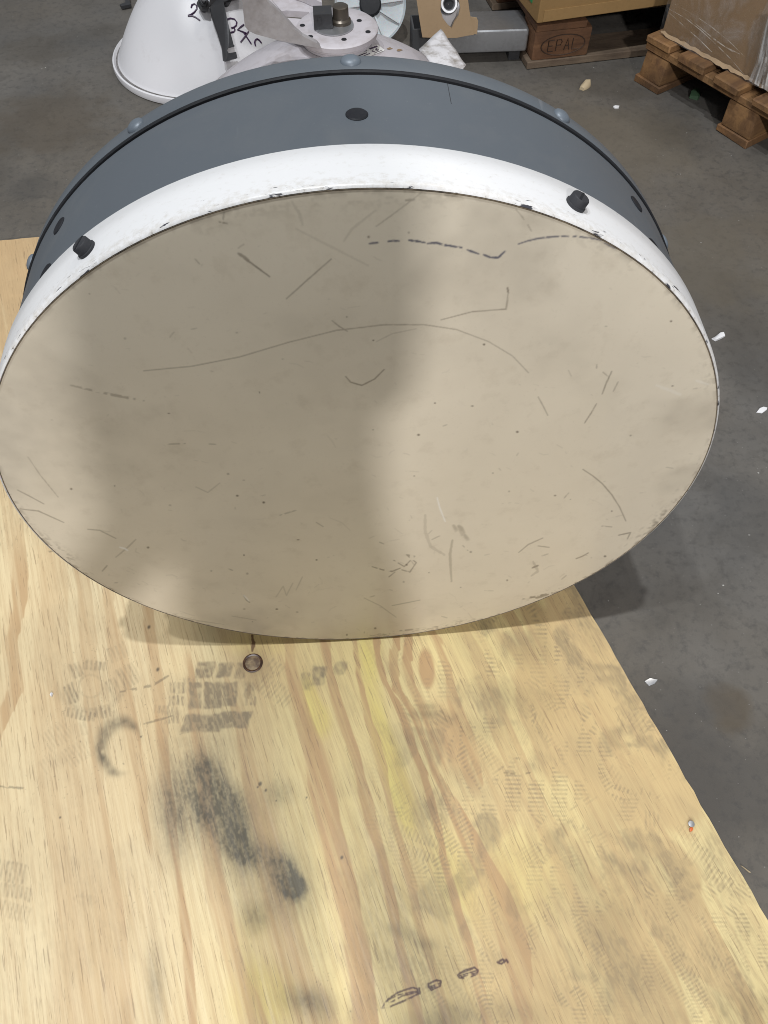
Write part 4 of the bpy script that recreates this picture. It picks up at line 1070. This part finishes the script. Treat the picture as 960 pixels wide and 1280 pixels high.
def build_box_right():
    zt = .1225; c0 = np.array(onz(826, 42, zt)); org = np.array([c0[0], c0[1], zt])
    a1 = np.array([0.540, -0.842]); a2 = np.array([0.842, 0.540])
    ax = (np.array([*a1, 0]), np.array([*a2, 0]), np.array([0, 0, 1.]))
    root = empty('cardboard_box', tuple(org), 'large cardboard box wrapped in clear film on the right pallet', 'box', 'cardboard boxes on pallets')
    b = MB(); b.box((0, 0, 0.0006), (.66, .70, .55), ax, org, .002)
    b.build('carton', cardboard('cardboard_wrapped', (0.29, 0.19, 0.105)), root, bevel=.006, seg=2)
    # ragged bottom edge of film and card
    b = MB()
    n = 60; lo = []; hi = []
    for k in range(n + 1):
        x = .66 * k / n
        lo.append(org + ax[0] * x - ax[1] * (.003 + rnd.uniform(0, .006)) + ax[2] * rnd.uniform(.001, .005)); hi.append(org + ax[0] * x - ax[1] * .0025 + ax[2] * (.007 + rnd.uniform(0, .006)))
    b.add(lo + hi, [(k, k + 1, n + 2 + k, n + 1 + k) for k in range(n)])
    b.build('ragged_edge', M_CARD2, root)
    # stretch film
    m = NT('stretch_film'); t = m.t
    wv = m.noise(9, 5, .65, m.mapping(m.co, scale=(1, 1, .5)), 1.2)
    gl = m.n('ShaderNodeBsdfGlossy', {'Color': (.9, .9, .92), 'Roughness': .22}); tr = m.n('ShaderNodeBsdfTransparent', {})
    bp = m.n('ShaderNodeBump', {'Height': wv, 'Strength': .9, 'Distance': .02}); t.links.new(bp.outputs[0], gl.inputs['Normal'])
    df = m.n('ShaderNodeBsdfDiffuse', {'Color': (.75, .75, .76)})
    mx0 = m.n('ShaderNodeMixShader', {0: .5, 1: gl.outputs[0], 2: df.outputs[0]})
    sp = m.n('ShaderNodeUVMap', {}, uv_map='')
    mx = m.n('ShaderNodeMixShader', {0: m.mapr(wv, .48, .66, .04, .26), 1: tr.outputs[0], 2: mx0.outputs[0]}); t.links.new(mx.outputs[0], m.out.inputs[0])
    film = m.m
    b = MB(); nx, nz = 40, 20; g = []
    for j in range(nz + 1):
        for i in range(nx + 1):
            x = .665 * i / nx; z = .003 + .5 * j / nz
            y = -.009 - .004 * math.sin(9 * x + 14 * z) - .002 * math.sin(31 * x - 22 * z)
            g.append(org + ax[0] * x + ax[1] * y + ax[2] * z)
    b.add(g, [(j * (nx + 1) + i, j * (nx + 1) + i + 1, (j + 1) * (nx + 1) + i + 1, (j + 1) * (nx + 1) + i) for j in range(nz) for i in range(nx)])
    b.build('film', film, root)
    # gathered folds of film: long creases across the face and a bunch at the right
    mf = NT('film_fold'); n_ = mf.noise(60, 4); gl = mf.n('ShaderNodeBsdfPrincipled', {'Base Color': (.62, .60, .58), 'Roughness': .3}); tr = mf.n('ShaderNodeBsdfTransparent', {})
    mx = mf.n('ShaderNodeMixShader', {0: mf.mapr(n_, .40, .72, .02, .38), 1: tr.outputs[0], 2: gl.outputs[0]}); mf.t.links.new(mx.outputs[0], mf.out.inputs[0])
    def face_pt(u, v, off=.012):
        r = ray(u, v); nn = np.array(ax[1]); o = org - ax[1] * off
        s = ((o - CAM) @ nn) / (r @ nn); return CAM + r * s
    c7 = lambda L: [(700 + a / 3.692, v / 3.692) for a, v in L]
    b = MB()
    for L in ([(500, 40), (580, 85), (650, 140), (720, 205), (790, 275), (850, 345)], [(530, 20), (620, 70), (700, 125), (780, 190), (850, 260)], [(505, 60), (560, 110), (640, 180), (700, 240)], [(600, 90), (700, 170), (760, 215), (830, 250)], [(620, 105), (720, 190), (800, 240)]):
        b.tube([face_pt(*p) for p in c7(L)], [.0003, .0007, .0010, .0008, .0006, .0003][:len(L)], 5)
    b.build('film_crease', mf.m, root)
    b = MB(); g = []; N = 16; Mz = 14
    pa = c7([(960, 60), (925, 200), (905, 290), (880, 350), (870, 372)]); pb = c7([(1010, 60), (1005, 200), (1000, 290), (985, 370), (975, 430)])
    for j in range(Mz + 1):
        t = j / Mz * (len(pa) - 1); k = min(int(t), len(pa) - 2); f = t - k
        A_ = np.array(pa[k]) * (1 - f) + np.array(pa[k + 1]) * f; B_ = np.array(pb[k]) * (1 - f) + np.array(pb[k + 1]) * f
        for i in range(N + 1):
            s = i / N; q_ = A_ * (1 - s) + B_ * s
            g.append(face_pt(q_[0], q_[1], .020 + .010 * math.sin(17 * s + 2 * j / Mz) + .006 * math.sin(41 * s - 3 * j / Mz) + rnd.uniform(0, .003)))
    b.add(g, [(j * (N + 1) + i, j * (N + 1) + i + 1, (j + 1) * (N + 1) + i + 1, (j + 1) * (N + 1) + i) for j in range(Mz) for i in range(N)])
    mb = NT('film_bunch'); n_ = mb.noise(40, 4, .6, mb.mapping(mb.co, scale=(1, 1, .25))); p_ = mb.n('ShaderNodeBsdfPrincipled', {'Base Color': (.66, .66, .66), 'Roughness': .22}); tr = mb.n('ShaderNodeBsdfTransparent', {})
    mx = mb.n('ShaderNodeMixShader', {0: mb.mapr(n_, .35, .65, .15, .85), 1: tr.outputs[0], 2: p_.outputs[0]}); mb.t.links.new(mx.outputs[0], mb.out.inputs[0])
    b.build('film_bunch', mb.m, root)


build_box_right()

# ================================================================== LITTER
M_PAPER = paint('white_scrap', (0.74, 0.74, 0.76), amt=.2, rough=.5)
M_CHIP = paint('beige_chip', (0.42, 0.34, 0.22), amt=.4, rough=.8)
M_GREEN = paint('green_scrap', (0.05, 0.10, 0.055), amt=.4, rough=.5)


def flake(name, pts, h, mat, label, cat, group=None, zbase=0.0):
    w_ = [onz(u, v, zbase) for u, v in pts]
    b = MB(); n = len(w_); c = np.mean(w_, 0)
    top = [p + np.array([0, 0, h * rnd.uniform(.5, 1.3)]) for p in w_]
    vs = [p + np.array([0, 0, .0006]) for p in w_] + [c + (t - c) * .94 + np.array([0, 0, .0006]) for t in top] + [c + np.array([0, 0, h * 1.5])]
    b.add(vs, [tuple(reversed(range(n)))] + [(i, (i + 1) % n, (i + 1) % n + n, i + n) for i in range(n)] + [(i + n, (i + 1) % n + n, 2 * n) for i in range(n)])
    o = b.build(name, mat, None, angle=50); tag(o, label, cat, group); return o


flake('plastic_sliver', [(889, 424), (893, 422), (900, 417), (904, 417), (906, 421), (901, 424), (894, 427)], .004, M_PAPER, 'curved white plastic sliver on the floor right of the drum', 'scrap', 'scraps of litter on the floor')
flake('paper_flake', [(945, 516), (949, 511), (954, 509), (959, 510), (958, 513), (952, 517)], .002, M_PAPER, 'flat white paper flake on the floor near the right edge', 'scrap', 'scraps of litter on the floor')
flake('paper_crumb', [(766, 134), (769, 133), (774, 134), (773, 136), (768, 136)], .003, M_PAPER, 'tiny bright white paper crumb on the floor between drum and right pallet', 'scrap', 'scraps of litter on the floor')
flake('foam_lump', [(724, 112), (726, 108), (731, 105), (737, 105), (738, 109), (734, 112), (729, 114)], .010, M_CHIP, 'beige crumbled foam lump on the floor before the left pallet', 'scrap', 'scraps of litter on the floor')
flake('green_scrap', [(861, 123), (862, 119), (868, 115), (873, 116), (874, 124), (871, 126)], .010, M_GREEN, 'green scrap lying in the shade under the right pallet', 'scrap', 'scraps of litter on the floor')
flake('foil_flake', [(805, 852), (812, 848), (822, 850), (818, 855), (811, 858)], .0012, paint('foil', (.5, .51, .53), metal=.7, rough=.25), 'small crumpled pale foil flake on dark floor right of the plywood', 'scrap', 'scraps of litter on the floor')
flake('straw_sliver', [(925, 1082), (927, 1083), (938, 1091), (936, 1091)], .002, M_CHIP, 'thin straw coloured sliver on the floor near the plywood edge', 'scrap', 'scraps of litter on the floor')
flake('wood_splinter', [(63, 869), (65, 866), (67, 867), (65, 872)], .003, M_PAPER, 'white splinter lying on the plywood near the round heel print', 'scrap', None, T)
flake('orange_crumb', [(861, 1036), (863, 1034), (866, 1035), (865, 1039), (862, 1040)], .002, paint('orange_paint', (.6, .12, .02), amt=.2), 'orange paint crumb beside a nail on the plywood edge', 'scrap', None, T)
p = onz(864, 1030, T)
b = MB(); b.lathe([(0.0042, 0.0004), (0.0042, 0.0012), (0.002, 0.0016)], 14, (p[0], p[1], T), cap1=True)
tag(b.build('nail', M_STEEL, None), 'nail head sunk in the plywood near its right edge', 'nail')

# dark hook on the floor, top left
c1 = lambda L: [(120 + a / 4.0, v / 4.0) for a, v in L]
pts = [onz(u, v, .004) for u, v in c1([(140, -40), (168, -40), (172, 20), (178, 36), (130, 46), (122, 36), (150, 26), (146, 0)])]
b = MB(); b.prism(pts, (0, 0, .008)); tag(b.build('steel_hook', M_DARKSTEEL, None, smooth=False), 'dark flat steel hook on the floor at the top left', 'hook')

# fine grit: nobody could count it
b = MB()
rg = random.Random(5)
for k in range(520):
    u, v = rg.uniform(-20, 980), rg.uniform(-10, 1300)
    if 120 < u < 700 and v < 200: continue
    p = onz(u, v, .0004)
    if p[1] < 1.0 and p[0] < .335 - (p[1] - .016) * .304 + .02 and p[0] > -2 and p[1] < .98: continue
    s = rg.choice((.0006, .0008, .001, .0014, .0022)); a = rg.uniform(0, 6.28); n = rg.choice((3, 4, 5)); st = rg.uniform(.4, 1)
    ring = [(p[0] + s * math.cos(a + 2 * math.pi * i / n) * rg.uniform(.6, 1.2), p[1] + s * st * math.sin(a + 2 * math.pi * i / n) * rg.uniform(.6, 1.2), .0004) for i in range(n)]
    b.add(ring + [(p[0], p[1], .0004 + s * .5)], [(i, (i + 1) % n, n) for i in range(n)])
tag(b.build('grit', paint('pale_grit', (.36, .35, .33), amt=.5, rough=.7, scale=40), None, smooth=False), 'fine pale grit scattered over the concrete floor', kind='stuff')


# ================================================================== THE PHOTOGRAPHER, standing where the picture was taken (throws the soft shadow on the drum)
def build_person():
    root = empty('person', (0.0, -0.95, 0), 'person in dark work clothes standing before the drum and holding a phone', 'person')
    def body(name, joints, links, mat, sub=2):
        names = list(joints); me = bpy.data.meshes.new(name)
        me.from_pydata([tuple(np.array(joints[k][:3]) - np.array((0, -0.95, 0))) for k in names], [(names.index(a), names.index(c)) for a, c in links], [])
        me.materials.append(mat)
        o = bpy.data.objects.new(name, me); COL.objects.link(o); o.parent = root
        md = o.modifiers.new('skin', 'SKIN'); md.use_smooth_shade = True
        sv = me.skin_vertices[0].data
        for i, k in enumerate(names):
            r = joints[k][3]; sv[i].radius = r if isinstance(r, tuple) else (r, r)
            sv[i].use_root = (i == 0)
        su = o.modifiers.new('sub', 'SUBSURF'); su.levels = sub; su.render_levels = sub
        return o
    cloth = paint('work_jacket', (0.035, 0.04, 0.055), amt=.2, rough=.9, scale=30); skin_m = paint('skin', (0.42, 0.25, 0.18), (0.3, 0.15, 0.1), .3, .5, 20); hair = paint('dark_hair', (0.02, 0.015, 0.012), amt=.1, rough=.6, scale=60)
    J = {'pelvis': (.03, -1.0, .84, (.11, .13)), 'waist': (.03, -.99, 1.0, (.10, .115)), 'chest': (.035, -.95, 1.18, (.11, .14)), 'collar': (.03, -.92, 1.31, (.07, .08)), 'neck': (.02, -.90, 1.38, .05)}
    Lk = [('pelvis', 'waist'), ('waist', 'chest'), ('chest', 'collar'), ('collar', 'neck')]
    arm = {'l': ((-.035, -.99, 1.25, .055), (-.085, -1.02, 1.00, .046), (-.20, -.93, .80, .038)), 'r': ((.105, -.90, 1.26, .052), (.095, -.80, 1.02, .040), (.075, -.64, 1.12, .030))}
    for s, n in ((-1, 'l'), (1, 'r')):
        J.update({n + 'sh': arm[n][0], n + 'el': arm[n][1], n + 'wr': arm[n][2],
                  n + 'hip': (.03 + s * .06, -1.0 - s * .04, .76, .088), n + 'kn': (.02 + s * .08, -.96 - s * .06, .44, .056), n + 'an': (.02 + s * .09, -1.0 - s * .08, .10, .042), n + 'toe': (.0 + s * .10, -.86 - s * .08, .045, (.042, .04))})
        Lk += [('collar', n + 'sh'), (n + 'sh', n + 'el'), (n + 'el', n + 'wr'), ('pelvis', n + 'hip'), (n + 'hip', n + 'kn'), (n + 'kn', n + 'an'), (n + 'an', n + 'toe')]
    body('body', J, Lk, cloth)
    b = MB(); prof = []
    for k in range(17):
        t = math.pi * k / 16; prof.append((max(.001, .078 * math.sin(t) * (1 + .10 * math.cos(t))), -.115 * math.cos(t)))
    b.lathe(prof, 28, (0, -.845, 1.475), (0, .25, 1)); b.lathe([(.012, 0), (.017, .03), (.008, .055)], 8, (0, -.758, 1.44), (0, -.2, 1), cap0=True, cap1=True)
    head = b.build('head', skin_m, root)
    b = MB(); b.lathe([(r * 1.07, a) for r, a in prof if a > .015], 28, (0, -.857, 1.483), (0, .05, 1), cap0=True); b.build('hair', hair, head)
    for s, wv, pv in ((1, (.075, -.64, 1.12, .030), (.072, -.595, 1.128, (.034, .018))),):
        H = {'w': wv, 'p': pv}; L2 = [('w', 'p')]
        for i, (dz, ln) in enumerate(((.035, .055), (.015, .065), (-.006, .062), (-.026, .048))):
            H['a%d' % i] = (s * .078, -.565, 1.128 + dz * .8, .010); H['b%d' % i] = (s * .055, -.556 + .004 * i, 1.128 + dz, .009); H['c%d' % i] = (s * (.085 - ln), -.566, 1.128 + dz, .008)
            L2 += [('p', 'a%d' % i), ('a%d' % i, 'b%d' % i), ('b%d' % i, 'c%d' % i)]
        H['t0'] = (s * .072, -.60, 1.15, .012); H['t1'] = (s * .05, -.592, 1.156, .010); L2 += [('p', 't0'), ('t0', 't1')]
        body('hand', H, L2, skin_m, 1)
    b = MB(); b.lathe([(.001, -.075), (.026, -.06), (.036, -.02), (.036, .02), (.028, .045), (.001, .055)], 14, (-.235, -.905, .755), (-.55, .35, -.8)); b.build('glove', cloth, root)


build_person()
